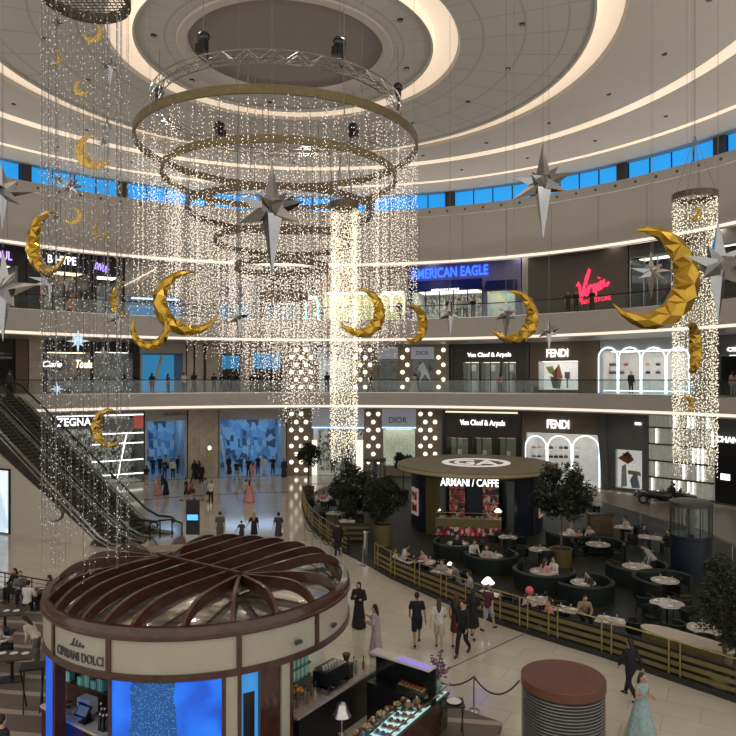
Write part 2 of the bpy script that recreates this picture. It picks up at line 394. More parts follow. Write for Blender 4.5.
def world_box(name, fr, rc, y0, y1, m, label, cat, group=None):
    o = MB().box(-(rc[1]-rc[0])/2, (rc[1]-rc[0])/2, y0, y1, 0, rc[3]-rc[2]).build(name, m)
    p = Vector((fr.o.x, fr.o.y, fr.z0+rc[2]))+fr.u*((rc[0]+rc[1])/2); o.location = p; o.rotation_euler.z = fr.rz
    return tag(o, label, cat, group)
tanlt = mat('warm_beige_shop_wall', (.50,.42,.31), .5)
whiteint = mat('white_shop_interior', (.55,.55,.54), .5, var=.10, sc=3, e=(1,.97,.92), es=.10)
def goods_mat(name, cols, sc, em=0.0, vor=True):
    M = mat(name, (.5,.5,.5), .5); N, L, B = nodes(M); tc = N.new('ShaderNodeTexCoord')
    v = N.new('ShaderNodeTexVoronoi'); v.inputs['Scale'].default_value = sc; v.distance = 'CHEBYCHEV'
    mp = N.new('ShaderNodeMapping'); mp.inputs['Scale'].default_value = (1, .2, .6)
    c = N.new('ShaderNodeValToRGB'); c.color_ramp.interpolation = 'CONSTANT'
    for i, q in enumerate(cols):
        if i == 0: e = c.color_ramp.elements[0]; c.color_ramp.elements.remove(c.color_ramp.elements[1])
        else: e = c.color_ramp.elements.new(i/len(cols))
        e.color = tuple(q)+(1,)
    sp = N.new('ShaderNodeSeparateColor')
    L.new(tc.outputs['Object'], mp.inputs[0]); L.new(mp.outputs[0], v.inputs['Vector']); L.new(v.outputs['Color'], sp.inputs[0])
    L.new(sp.outputs[0], c.inputs[0]); L.new(c.outputs[0], B.inputs['Base Color'])
    if em: L.new(c.outputs[0], B.inputs['Emission Color']); B.inputs['Emission Strength'].default_value = em
    return M
hype_goods = goods_mat('orange_brown_shelves', [(.02,.015,.01),(.30,.09,.03),(.05,.03,.02),(.35,.18,.08),(.02,.02,.02),(.25,.2,.15)], 2.2, .5)  # shelves glow in their own colour to lift the dark shop
shop_goods = goods_mat('brown_dark_shelves', [(.01,.01,.01),(.10,.05,.03),(.03,.02,.02),(.30,.2,.13),(.02,.02,.03),(.4,.35,.3)], 2.6, .15)  # fainter glow put into these shelves too, in place of lamp light
fash_goods = goods_mat('clothes_rails', [(.6,.58,.55),(.05,.05,.06),(.35,.25,.18),(.7,.68,.64),(.1,.1,.14),(.5,.4,.3)], 6.5)
col_goods = goods_mat('colourful_shop_goods', [(.05,.25,.3),(.4,.1,.08),(.03,.03,.04),(.1,.35,.4),(.3,.3,.35),(.05,.1,.2)], 3.0)
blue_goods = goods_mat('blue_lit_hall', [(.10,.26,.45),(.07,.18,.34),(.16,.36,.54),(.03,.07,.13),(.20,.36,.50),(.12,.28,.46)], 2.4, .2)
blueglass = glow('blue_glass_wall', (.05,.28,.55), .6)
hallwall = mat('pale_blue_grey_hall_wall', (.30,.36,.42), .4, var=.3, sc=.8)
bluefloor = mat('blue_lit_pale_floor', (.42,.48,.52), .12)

# --- upper gallery
f = Front('2', -60, 26, 'dark shopfront with small purple lit lettering at the far left upper gallery')
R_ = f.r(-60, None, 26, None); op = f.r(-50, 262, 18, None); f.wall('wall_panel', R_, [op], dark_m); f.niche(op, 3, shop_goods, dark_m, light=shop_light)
f.sign('SEOUL', -14, 250, 12, 259, glow('purple_lettering', (.35,.25,1), 2.5, False))
f = Front('2', 27, 92, 'black shopfront with short white lettering above orange lit shelves')
R_ = f.r(27, None, 92, None); op = f.r(40, 271, 88, None); f.wall('wall_panel', R_, [op], black_m)
f.niche(op, 3, hype_goods, dark_m, light=glow('warm_shelf_light', (1,.7,.4), 3)); f.frame(op, .08, blackmetal_m, n=4)
f.sign('B HYPE', 48, 256, 76, 264)
f = Front('2', 93, 124, 'dark narrow shopfront with tiny slanting purple lettering right of the orange lit shelves')
R_ = f.r(93, None, 124, None); op = f.r(97, 276, 120, None); f.wall('wall_panel', R_, [op], dark_m); f.niche(op, 3, shop_goods, dark_m, light=shop_light)
f.sign('DIVUS', 95, 264, 108, 271, glow('purple_lettering', (1,1,1), 1), rot=-.25)
f = Front('2', 125, 262, 'wide pale bulkhead over a blue glazed hall on the upper gallery', 'hall_opening', 'hall opening')
R_ = f.r(125, None, 262, None)
ops = [f.r(127, 297, 184, None), f.r(220, 300, 258, None)]
f.wall('wall_panel', R_, ops, wall_m)
f.niche(ops[0], 5, blueglass, wall_m, bluefloor, light=blue_light, lw=.2); f.niche(ops[1], 4, blueglass, wall_m, bluefloor)
f.slab('bulkhead_panel', f.r(218, 284, 262, 298), -.05, 0, mat('lavender_lit_panel', (.3,.28,.42), .5))
b = MB(); b.beam((f.x(124), -.1, f.z(124, 286)), (f.x(156), -.1, f.z(156, 269)), .1, .08); b.build('light_strip', strip_m, f.t)
b = MB(); b.box(f.x(126), f.x(184), .3, .35, f.z(150, 305), f.z(150, 304)); b.build('transom', blackmetal_m, f.t)
f = Front('2', 263, 318, 'upper gallery shopfront with a teal glowing arched doorway')
R_ = f.r(263, None, 318, None); ops = [f.r(266, 300, 300, None), f.r(306, 296, 317, None)]; f.wall('wall_panel', R_, ops, dark_m)
f.niche(ops[0], 2.5, blue_goods, dark_m, light=shop_light); f.niche(ops[1], 2.5, fash_goods, white_m, light=shop_light)
b = MB(); cx_ = f.x(312); r0 = f.x(318)-cx_
b.tube([(cx_-r0, -.08, 0)]+[(cx_-r0*cos(pi*k/12), -.08, f.z(312, 304)+r0*sin(pi*k/12)) for k in range(13)]+[(cx_+r0, -.08, 0)], .07, 6)
b.build('arch_light', glow('teal_arch_light', (.2,1,.8), 2), f.t)
f = Front('2', 319, 408, 'glowing yellow and white shop windows behind the bead strings on the upper gallery')
R_ = f.r(319, None, 408, None); ops = [f.r(324, 292, 350, None), f.r(353, 292, 376, None), f.r(380, 291, 405, None)]; f.wall('wall_panel', R_, ops, tanlt)
yel = mat('yellow_lit_backdrop', (.65,.55,.22), .6, e=(1,.85,.35), es=.35)
for o_ in ops: f.niche(o_, 1.6, yel, whiteint, light=shop_light)
for px in (337, 385, 398):
    b = MB(); cx_ = f.x(px); r0 = abs(f.x(px+6)-cx_); z_ = f.z(px, 300)
    b.tube([(cx_-r0, -.08, z_-1)]+[(cx_-r0*cos(pi*k/10), -.08, z_+r0*sin(pi*k/10)) for k in range(11)]+[(cx_+r0, -.08, z_-1)], .06, 6)
    b.build('arch_light', glow('pale_arch_light', (.9,1,.8), 2), f.t)
purp = mat('purple_lit_bulkhead', (.22,.20,.40), .5, var=.05)  # purple light falling on the bulkhead is put into its base colour
f = Front('2', 409, 521, 'purple washed shopfront with blue lit sign over navy awnings')
R_ = f.r(409, None, 521, None); ops = [f.r(412, 290, 482, None), f.r(487, 289, 515, None)]; f.wall('wall_panel', R_, ops, purp)
f.niche(ops[0], 3.5, fash_goods, white_m, light=shop_light); f.frame(ops[0], .08, blackmetal_m, n=5)
f.niche(ops[1], 1.2, goods_mat('green_yellow_poster', [(.5,.6,.5),(.1,.35,.12),(.7,.7,.6),(.6,.3,.08),(.8,.7,.4)], 1.2, .25), white_m, light=shop_light)
bl = glow('electric_blue_lettering', (.02,.10,1), 3.2, False)
f.sign('AMERICAN EAGLE', 411, 267, 488, 277, bl, rot=.012)
navy = mat('navy_awning_canvas', (.012,.015,.10), .6)
for a, c, nm in ((411, 482, 'awning'), (486, 517, 'awning')):
    rc = f.r(a, 280, c, 291); MB().add([(rc[0],0,rc[3]),(rc[1],0,rc[3]),(rc[1],-.8,rc[2]),(rc[0],-.8,rc[2]),(rc[0],0,rc[2]),(rc[1],0,rc[2])], [(3,2,1,0),(3,4,5,2),(0,4,3),(1,2,5)]).build(nm, navy, f.t)
f.sign('AMERICAN EAGLE', 431, 288.5, 459, 290.5, sign_m, y=-.84, depth=.02)
f = Front('2', 522, 628, 'dark taupe wall with red handwritten style neon sign')
R_ = f.r(522, None, 628, None); f.slab('wall_panel', f.r(522, None, 528, None), 0, .25, wall_m); f.slab('wall_panel', f.r(528, None, 628, None), 0, .25, mat('taupe_grey_cladding', (.12,.105,.09), .5, var=.06))
red = glow('red_lettering', (1,.03,.08), 2.2, False)
x0, x1, z0, z1 = f.r(577, 268, 609, 302, -.08)
b = MB()
for st in ([(0,.50),(.05,.60),(.09,.50),(.11,.2),(.13,.02),(.20,.35),(.30,.75),(.40,.98),(.36,.80),(.27,.55)], [(.27,.42),(.27,.22),(.32,.20)], [(.36,.20),(.37,.48),(.40,.42),(.46,.52)], [(.58,.52),(.51,.48),(.51,.30),(.57,.30),(.60,.50),(.59,.20),(.53,.02),(.45,.10)], [(.67,.55),(.66,.36),(.70,.35)], [(.75,.36),(.76,.60),(.79,.52),(.84,.62),(.85,.42),(.92,.45),(1,.55)], [(.29,.54),(.30,.57)], [(.69,.68),(.70,.71)]):
    P3 = [(x0+(x1-x0)*u, -.08, z0+(z1-z0)*v) for u, v in st]; b.tube(P3, [.10]*len(P3), 6)
o = b.build('sign_lettering', red, f.t); o['label'] = 'red handwritten neon lettering'
f.sign('MEGASTORE', 581, 298, 611, 302, red, depth=.03, rot=.10)
f = Front('2', 629, 688, 'tall glass shopfront with colourful merchandise beside the red sign')
R_ = f.r(629, None, 688, None); op = f.r(631, 255, 686, None); f.wall('wall_panel', R_, [op], grey_m); f.niche(op, 4, col_goods, grey_m, light=shop_light, lw=.2); f.frame(op, .08, steel_m, n=4)
f = Front('2', 689, 790, 'black shopfront at the right end of the upper gallery')
R_ = f.r(689, None, 790, None); op = f.r(712, 240, 780, None); f.wall('wall_panel', R_, [op], wall_m); f.niche(op, 4, dark_m, black_m, light=shop_light, lw=.05)

# --- first gallery
f = Front('1', -70, 14, 'dark lounge opening at the top of the escalators'); R_ = f.r(-70, None, 14, None); op = f.r(-60, 352, 13, None)
f.wall('wall_panel', R_, [op], dark_m); f.niche(op, 4, dark_m, black_m, light=blue_dim, lw=.1)
f = Front('1', 15, 43, 'brown and tan stone columns beside the escalator head', 'stone_column', 'column')
f.slab('column_face', f.r(15, None, 27, None), -.2, .25, mat('dark_brown_stone', (.14,.08,.04), .4, var=.2)); f.slab('column_face', f.r(28, None, 42, None), -.3, .25, stone_m)
f = Front('1', 44, 139, 'brown lit shop with two cream script signs behind the hanging strings'); R_ = f.r(44, None, 139, None)
ops = [f.r(47, 352, 90, None), f.r(94, 352, 133, None)]; f.wall('wall_panel', R_, ops, dark_m); f.niche(ops[0], 3, shop_goods, dark_m, light=glow('warm_shelf_light', (1,.7,.4), 3)); f.niche(ops[1], 3, fash_goods, dark_m, light=shop_light, lw=.1)
f.sign('Cafe', 42, 361, 62, 367, sign_m, shear=.3); f.sign('Toula', 76, 360, 92, 368, glow('cream_lettering', (1,.85,.6), 2.4, False), shear=.3)
f = Front('1', 140, 186, 'hall opening with blue glazing and a slanting white beam', 'hall_opening', 'hall opening'); R_ = f.r(140, None, 186, None)
op = f.r(142, 353, 183, None); f.wall('wall_panel', R_, [op], wall_m); f.niche(op, 5, blueglass, wall_m, bluefloor, glz=False)
b = MB(); b.beam((f.x(152, 2), 2, 0), (f.x(163, 2), 2, f.z(163, 353, 2)), .25, .25); b.build('slanted_beam', white_m, f.t)
f = Front('1', 187, 219, 'pair of pale stone columns on the first gallery', 'stone_column', 'column')
for a, c in ((187, 193), (195, 203), (206, 219)): f.slab('column_shaft', f.r(a, None, c, None), -.3, .3, stone_m)
f.slab('dark_panel', f.r(186, None, 219, None), .3, .4, mat('bronze_brown_panel', (.16,.12,.08), .4))
f = Front('1', 220, 286, 'hall opening with two blue windows on the first gallery', 'hall_opening', 'hall opening'); R_ = f.r(220, None, 286, None)
ops = [f.r(222, 354, 240, None), f.r(253, 352, 283, None)]; f.wall('wall_panel', R_, ops, wall_m)
for o_ in ops: f.niche(o_, 4, blueglass, wall_m, bluefloor, glz=False)
for o_ in ops: f.slab('opaque_lower_panel', (o_[0], o_[1], 0, 2.2), 3.9, 4.0, mat('bronze_brown_panel'))
# patterned wall with glowing discs
pat = mat('woven_taupe_screen', (.27,.22,.165), .55, var=.3, sc=9)
dot = glow('glowing_disc_lamp', (1,.9,.66), 1.9, False)
def lamp_wall(f, px1, px2, py1, py2, rows, sp=9.7, ph=0):
    r0 = 0; y = py1
    for i in range(rows):
        y = py1+(py2-py1)*i/(rows-1); k = 0
        px = px1+4.5+(sp/2 if (i+ph) % 2 else 0)
        while px < px2-2.5:
            b = MB().tube([(f.x(px), -.09, f.z(px, y)), (f.x(px), -.01, f.z(px, y))], .19, 14); b.build('disc_lamp', dot, f.t); px += sp
light_hdr = mat('pale_backlit_header', (.42,.42,.46), .4, e=(.8,.85,1), es=.12)
f = Front('1', 287, 449, 'taupe patterned first gallery shopfront with glowing discs and pale headers', 'shopfront'); R_ = f.r(287, None, 449, None)
ops = [f.r(319, 358, 350, None), f.r(378, 359, 397, None), f.r(412, 359, 433, None)]
f.wall('wall_panel', R_, ops, pat)
f.niche(ops[0], 1.5, whiteint, whiteint, light=shop_light); f.niche(ops[1], 1.5, mat('grey_green_backdrop', (.10,.10,.085), .5), dark_m, light=None)
f.niche(ops[2], 1.0, mat('dark_poster_backdrop', (.06,.06,.08), .5), dark_m)
for a, c in ((318, 351), (377, 398), (411, 434)): f.slab('header_panel', f.r(a, 347, c, 359), -.06, 0, light_hdr)
letter_dk = mat('dark_metal_lettering', (.10,.10,.12), .3, m=.5)
f.sign('DIOR', 416, 351, 429, 355, letter_dk); f.sign('DIOR', 328, 351, 341, 355, letter_dk)
for a, c in ((287, 318), (351, 377), (398, 411), (434, 449)): lamp_wall(f, a, c, 350, 387, 6, ph=1)
b = MB(); zz = lambda px, py: (f.x(px, .9), f.z(px, py, .9))
b.plate([zz(423,362), zz(426,368), zz(429,374), zz(431,383), zz(427,377), zz(425,374), zz(421,380), zz(419,383), zz(421,375), zz(420,370), zz(418,372), zz(419,366)], .85, .9)
b.build('white_dancer_silhouette', whiteint, f.t)
vdark = mat('textured_dark_brown_screen', (.05,.038,.032), .45, var=.6, sc=14, bump=.3)
def vca(lv, a, c, top, sign, doors, lab):
    f = Front(lv, a, c, lab); R_ = f.r(a, None, c, None); ops = [f.r(*q, None) for q in doors]
    f.wall('wall_panel', R_, ops, vdark)
    for q, o_ in zip(doors, ops):
        f.niche(o_, 1.6, mat('dim_olive_backdrop', (.13,.13,.09), .5, e=(1,.95,.6), es=.05), dark_m, light=glow('dim_shop_light', (1,.95,.8), 1.6)); f.frame(o_, .07, black_m, n=2)
        xm = (o_[0]+o_[1])/2; f.slab('display_pedestal', (xm-.3, xm+.3, 0, 1.1), .8, 1.2, whiteint); f.slab('jewel_case', (xm-.2, xm+.2, 1.9, 2.5), 1.0, 1.05, whiteint)
    b = MB(); x0, x1, z0, z1 = R_
    b.box(x0, x0+.22, -.12, .3, 0, z1).box(x1-.22, x1, -.12, .3, 0, z1).box(x0, x1, -.12, .3, z1-.2, z1).build('black_frame', black_m, f.t)
    f.sign('Van Cleef & Arpels', *sign); return f
f = vca('1', 451, 529, 347, (467.5, 352.5, 511, 358), [(463, 362, 479), (481, 362, 500), (502, 362, 516)], 'black framed jewellery shopfront on the first gallery')
f = Front('1', 530, 599, 'taupe brown fashion shopfront with bright square window on first gallery'); R_ = f.r(530, None, 599, None); op = f.r(538, 361, 578, 390)
f.wall('wall_panel', R_, [op], taupe_m); f.niche(op, 1.3, mat('pale_pink_backdrop', (.8,.74,.72), .5, e=(1,.9,.88), es=.45), whiteint, light=shop_light)
f.sign('FENDI', 546.5, 349, 568, 357)
q = lambda px, py: (f.x(px, .6), f.z(px, py, .6))
for nm, pts, c_ in (('paper_sail', [q(546,367), q(553,366), q(556,376), q(549,373)], (.8,.75,.25)), ('paper_sail', [q(552,374), q(559,364), q(563,378), q(556,380)], (.75,.08,.03)), ('paper_sail', [q(550,376), q(562,379), q(560,389), q(553,388)], (.4,.4,.35))):
    MB().plate(pts[::-1], .55, .6).build(nm, mat('sail_%.2f' % c_[0], c_, .5), f.t)
MB().plate([q(565,372), q(570,372), q(570,379), q(568,379), q(568,388), q(567,388), q(567,379), q(565,378)][::-1], .5, .6).build('black_garment', black_m, f.t)
neon = glow('neon_arch_tube', (.8,.92,1), 1.8)
def arches(f, xs, ytop, ybot, r=.055, y=-.14):
    for i, (a, c) in enumerate(zip(xs, xs[1:])):
        x0, x1 = f.x(a, y)+r, f.x(c, y)-r; cx_ = (x0+x1)/2; rr_ = (x1-x0)/2; zt = f.z((a+c)/2, ytop, y)-rr_; zb = 0.05 if ybot is None else f.z(a, ybot, y)
        MB().tube([(x0, y, zb)]+[(cx_-rr_*cos(pi*k/14), y, zt+rr_*sin(pi*k/14)) for k in range(15)]+[(x1, y, zb)], r, 8).build('neon_arch', neon, f.t, True)
def bags(f, xs, ys, lab, y=.9):
    for py in ys:
        rc = f.r(xs[0]-2, py, xs[-1]+2, py+.8, y); f.slab('shelf', (rc[0], rc[1], rc[2], rc[3]), y-.2, y+.25, white_m)
        for px in xs:
            if RN.random() < .2: continue
            c_ = RN.choice([(.03,.03,.03),(.5,.3,.15),(.6,.55,.5),(.35,.08,.06),(.1,.1,.14)])
            t = thing('handbag', lab, 'handbag', f.at(px, y, f.z(px, py, y)), f.rz, 'handbags on the arched shop window shelves')
            MB().box(-.16, .16, -.08, .08, 0, .22).build('bag_body', mat('bag_leather_%.2f' % c_[0], c_, .5), t)
            MB().tube([(-.09,0,.22),(-.06,0,.33),(.06,0,.33),(.09,0,.22)], .015, 5).build('handle', mat('bag_leather_%.2f' % c_[0]), t)
f = Front('1', 600, 690, 'white shop interior with four glowing neon arches on the first gallery'); R_ = f.r(600, None, 690, None); op = f.r(602, 350, 688, None)
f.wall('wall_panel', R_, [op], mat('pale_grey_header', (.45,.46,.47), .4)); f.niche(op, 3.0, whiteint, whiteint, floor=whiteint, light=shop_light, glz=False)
arches(f, (598, 618, 641, 666, 690), 347.5, None); f.slab('neon_base_strip', f.r(604, 390.5, 690, 391.6), -.1, -.02, neon); bags(f, (606, 610, 614, 622, 626, 648, 652, 658), (366, 374), 'small handbag on a first gallery shelf behind neon arches', 1.4)
f = Front('1', 691, 716, 'grey panelled wall between the neon arches and black store', 'wall_cladding', 'wall'); f.slab('wall_panel', f.r(691, None, 716, None), 0, .25, wall_m)
f = Front('1', 717, 800, 'black store at the right end of the first gallery'); R_ = f.r(717, None, 800, None); op = f.r(720, 354, 790, None); f.wall('wall_panel', R_, [op], mat('grey_stone_panel'))
f.niche(op, 3, black_m, black_m, light=shop_light, lw=.05); f.sign('CELINE', 727, 347, 752, 351)

# --- ground floor
f = Front('G', -90, 50, 'plain pale wall behind the escalators', 'wall_cladding', 'wall'); f.slab('wall_panel', f.r(-90, None, 50, None), 0, .25, wall_m)
f = Front('G', 51, 144, 'white menswear shopfront with backlit shelves behind the escalators'); R_ = f.r(51, None, 144, None)
op = f.r(56, 416, 142, None); f.wall('wall_panel', R_, [op], grey_m); f.niche(op, 2.4, fash_goods, mat('grey_stone_panel'), floor=white_m, light=shop_light)
f.slab('header_panel', f.r(54, 416, 104, 429), -.1, .02, grey_m); f.sign('ZEGNA', 57, 418, 91, 426)
for py in (415, 433, 443, 460, 474): f.slab('shelf_light', f.r(92 if py > 430 else 56, py, 143, py+1), -.12, -.04, sign_m)
f.slab('screen_panel', f.r(104, 419, 132, 431), -.1, 0, mat('grey_screen', (.3,.32,.36), .4)); f.slab('red_panel', f.r(134, 415, 143, 428), -.12, 0, mat('coral_red_panel', (.6,.12,.10), .5, e=(1,.2,.15), es=.2))
b = MB(); b.beam((f.x(117,-.1), -.12, f.z(117,480)), (f.x(127,-.1), -.12, f.z(127,432)), .1, .06); b.build('light_strip', sign_m, f.t)
hdr = mat('pale_lilac_grey_header', (.46,.44,.45), .4)
f = Front('G', 145, 187, 'blue lit hall entrance left of the travertine column', 'hall_entrance', 'entrance'); R_ = f.r(145, None, 187, None)
op = f.r(147, 421, 185, None); f.wall('header_panel', R_, [op], hdr); f.niche(op, 6.2, blue_goods, hallwall, bluefloor, light=blue_light, glz=False, lw=.7)
f.sign('FASHION AVENUE', 164, 412, 199, 415.5, letter_dk, slab=False);
f = Front('G', 188, 218, 'broad travertine column with two wall sconces', 'stone_column', 'column')
f.slab('column_shaft', f.r(188, None, 218, None), -.3, .3, stone_m); f.slab('column_rib', f.r(190, 424, 193, None), -.38, -.3, stone_m); f.slab('column_rib', f.r(199, 424, 217, None), -.4, -.3, stone_m)
for px in (209.5,):
    t = thing('wall_sconce', 'small glowing wall sconce on the travertine column', 'sconce', f.at(px, -.5, 2.3), f.rz)
    MB().box(-.2, .2, 0, .08, -.9, .9).build('backplate', brass_m, t); MB().ell((0,-.1,.45), (.16,.12,.2), 10).build('lamp_globe', sign_m, t, True)
f = Front('G', 219, 286, 'wide blue lit hall entrance seen past the shoppers', 'hall_entrance', 'entrance'); R_ = f.r(219, None, 286, None)
op = f.r(220, 419.5, 282, None); f.wall('header_panel', R_, [op], hdr); f.niche(op, 6.4, blue_goods, hallwall, bluefloor, light=blue_light, glz=False, lw=.7)
b = MB(); b.beam((f.x(226,3), 3, 0), (f.x(221,3), 3, 3.6), .15, .2); b.build('slanted_beam', white_m, f.t)
f = Front('G', 287, 442, 'taupe patterned ground floor shopfront with glowing discs behind the cafe trees'); R_ = f.r(287, None, 442, None)
ops = [f.r(313, 428, 363, None), f.r(383, 429, 415, 466)]; f.wall('wall_panel', R_, ops, pat)
f.niche(ops[0], 3, fash_goods, whiteint, floor=white_m, light=shop_light); f.niche(ops[1], .7, mat('pleated_pale_screen', (.62,.60,.46), .5, e=(1,.98,.75), es=.3, var=.35, sc=10), whiteint, light=shop_light)
for a, c in ((312, 364), (382, 416)):
    f.slab('header_panel', f.r(a, None, c, 427), -.06, 0, light_hdr); f.slab('header_light', f.r(a, 427, c, 428.3), -.08, 0, glow('cool_blue_strip', (.4,.65,1), 2, False))
f.sign('DIOR', 389, 417, 407, 423, letter_dk); f.sign('DIOR', 330, 417, 346, 423, letter_dk)
for a, c in ((312, 317), (356, 363)): f.slab('lit_door_jamb', f.r(a, 440, c, None), -.05, 0, glow('cream_lit_jamb', (1,.96,.8), .9))
b = MB(); cx_, cz_ = f.x(399, .5), f.z(399, 448, .5)
for k in range(30):
    a_ = 2*pi*k/30; b.beam((cx_+.35*cos(a_), .5, cz_+.35*sin(a_)), (cx_+1.25*cos(a_), .45, cz_+1.25*sin(a_)), .035, .02)
b.build('sunburst_ornament', mat('pale_gold_ornament', (.5,.45,.28), .4), f.t)
for a, c in ((287, 312), (364, 382), (416, 442)): lamp_wall(f, a, c, 414, 470, 8)
f = vca('G', 443, 521, 411, (460, 420, 505, 427), [(446, 438, 468), (472, 438, 492), (496, 438, 516)], 'black framed jewellery shopfront on the ground floor behind the cafe roof')
f.slab('valance_light', f.r(446, 411.5, 518, 413), -.2, -.12, glow('olive_warm_light', (1,.95,.6), 1.1, False))
f = Front('G', 522, 602, 'taupe brown ground floor fashion shopfront with neon arches'); R_ = f.r(522, None, 602, None); op = f.r(526, 434, 601, None)
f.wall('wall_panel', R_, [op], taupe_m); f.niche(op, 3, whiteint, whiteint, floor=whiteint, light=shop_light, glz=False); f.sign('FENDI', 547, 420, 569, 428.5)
arches(f, (525, 547, 572, 600), 436, None); bags(f, (530, 534, 539, 543, 551, 556, 561, 566, 577), (449, 458, 466), 'small handbag on a ground floor shelf behind neon arches', 1.4)
f = Front('G', 603, 648, 'slanting dark grey wall with a bright pink and green poster window'); R_ = f.r(603, None, 648, None); op = f.r(615, 450, 642, 489)
f.wall('wall_panel', R_, [op], grey_m); f.niche(op, .35, mat('pale_pink_backdrop'), whiteint, light=None)
f.sign('FENDI', 635, 422.5, 641, 425, sign_m, slab=False)
MB().plate([(f.x(597), R_[3]), (f.x(604), 0), (f.x(610), 0), (f.x(606), R_[3])][::-1], -.3, .1).build('slanted_edge', grey_m, f.t)
q = lambda px, py: (f.x(px, .3), f.z(px, py, .3))
for pts, c_ in (([q(618,458), q(628,451), q(634,460), q(628,464)], (.5,.1,.04)), ([q(622,453), q(632,455), q(629,460)], (.05,.2,.06)), ([q(622,466), q(626,464), q(627,486), q(621,487)], (.75,.7,.7)), ([q(628,470), q(640,472), q(641,476), q(628,474)], (.6,.55,.1)), ([q(630,480), q(636,470), q(640,488), q(632,488)], (.4,.45,.5))):
    MB().plate(pts[::-1], .28, .34).build('poster_shape', mat('poster_%.2f_%.2f' % (c_[0], c_[2]), c_, .5), f.t)
f = Front('G', 649, 714, 'ivory pleated shop facade with vertical light strips behind the car'); R_ = f.r(649, None, 714, None)
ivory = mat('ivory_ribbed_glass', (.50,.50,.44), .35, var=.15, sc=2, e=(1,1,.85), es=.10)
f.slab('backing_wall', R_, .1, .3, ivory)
H = R_[3]; rows = 5; f2 = random.Random(3)
for i in range(rows):
    z0 = H*i/rows; b = MB()
    for k in range(14):
        a = R_[0]+(R_[1]-R_[0])*k/14; c = R_[0]+(R_[1]-R_[0])*(k+1)/14
        b.add([(a,.1,z0+.12),(c,.1,z0+.12),(c,.1,z0+H/rows),(a,.1,z0+H/rows),(a,-.02,z0+.12),(c-.1,-.12,z0+.12),(c-.1,-.12,z0+H/rows),(a,-.02,z0+H/rows)], [(4,5,6,7),(5,1,2,6),(0,4,7,3),(3,7,6,2),(4,0,1,5)])
    b.build('pleated_panel', ivory, f.t); MB().box(R_[0], R_[1], -.16, .1, z0, z0+.1).build('dark_ledge', dark_m, f.t)
    for k in range(14):
        if f2.random() < .33:
            a = R_[0]+(R_[1]-R_[0])*(k+1)/14; MB().box(a-.09, a, -.17, -.11, z0+.14, z0+H/rows-.03).build('light_strip', sign_m, f.t)
f = Front('G', 715, 800, 'black ground floor shopfront with white header lettering at the right edge'); R_ = f.r(715, None, 800, None)
f.slab('wall_panel', f.r(715, 446, 800, None), 0, .3, black_m); f.slab('header_panel', f.r(715, None, 800, 446), -.04, .3, mat('grey_stone_panel')); f.sign('CHANEL', 716, 437, 747, 443)
f.slab('lit_panel', f.r(721, 474, 730, 480), -.05, 0, sign_m)
# ---------------------------------------------------------------- hanging decoration
gold_m = mat('crumpled_gold_foil', (.55,.34,.05), .2, m=1, var=.25, sc=3)
goldsm_m = mat('smooth_gold_foil', (.55,.36,.10), .38, m=1, var=.1)
silver_m = mat('polished_silver', (.42,.42,.42), .10, m=1, var=.05)
bluesil_m = mat('pale_blue_lit_star', (.6,.75,.85), .3, e=(.55,.8,1), es=.5)
wire_m = mat('thin_steel_wire', (.22,.21,.20), .5, m=.5)
bead_m = glow('warm_crystal_bead', (1,.86,.72), 1.5, False); bead2_m = glow('bright_crystal_bead', (1,.90,.68), 1.4, False)
bead3_m = glow('cool_crystal_bead', (.92,.93,.92), .55, False)
def crescent(seed, n=17, w=.54, tk=.30, span=132, jit=.028):
    r = random.Random(seed); b = MB(); vs = []; fs = []; K = 6
    for i in range(n+1):
        s = i/n; t = rad(180-span+2*span*s); ww = w*max(.012, sin(pi*s))**.85; cc = 1-ww/2
        for k in range(K):
            a = 2*pi*k/K+(.5 if i % 2 else 0); j = 1+r.uniform(-jit, jit)*3
            rr_ = cc+ww/2*cos(a)*j; y = tk*ww/w*sin(a)*j*.8
            vs.append((rr_*cos(t), y, rr_*sin(t)))
    for i in range(n):
        for k in range(K):
            a, c, d, e = i*K+k, i*K+(k+1)%K, (i+1)*K+(k+1)%K, (i+1)*K+k
            fs += [(a,c,d),(a,d,e)] if (i+k) % 2 else [(a,c,e),(c,d,e)]
    fs += [tuple(range(K)), tuple(range(n*K, n*K+K))[::-1]]
    return b.add(vs, fs)
CRES = {}
def moon(px, py, rp, d, opn, yaw, label, kind=0, mt=None, top=None):
    key = kind
    if key not in CRES:
        CRES[key] = [crescent(1), crescent(2, n=14, w=.54), crescent(3, w=.44, span=138, tk=.26), crescent(5, n=14, w=.66, tk=.1, jit=.0)][kind].mesh('moon_body', [gold_m])
    if 36 < px < 134 and 13.3 < d < 16.3: d = 16.6
    r = rp/F*d; loc = P(px, py, d)
    t = thing('crescent_moon', label, 'moon ornament', loc, 0, 'hanging gold crescent moons')
    o = bpy.data.objects.new('moon_body', CRES[key]); COL.objects.link(o); o.parent = t
    if mt: o.material_slots[0].link = 'OBJECT'; o.material_slots[0].material = mt
    o.scale = (r, r, r); o.rotation_mode = 'QUATERNION'
    o.rotation_quaternion = Matrix.Rotation(rad(yaw), 3, 'Z').to_quaternion() @ Matrix.Rotation(-rad(opn), 3, 'Y').to_quaternion()
    MB().tube([(0, 0, r*.3), (0, 0, 22.4-loc.z)], .003+.00015*d, 4).build('hanging_wire', wire_m, t)
    return t
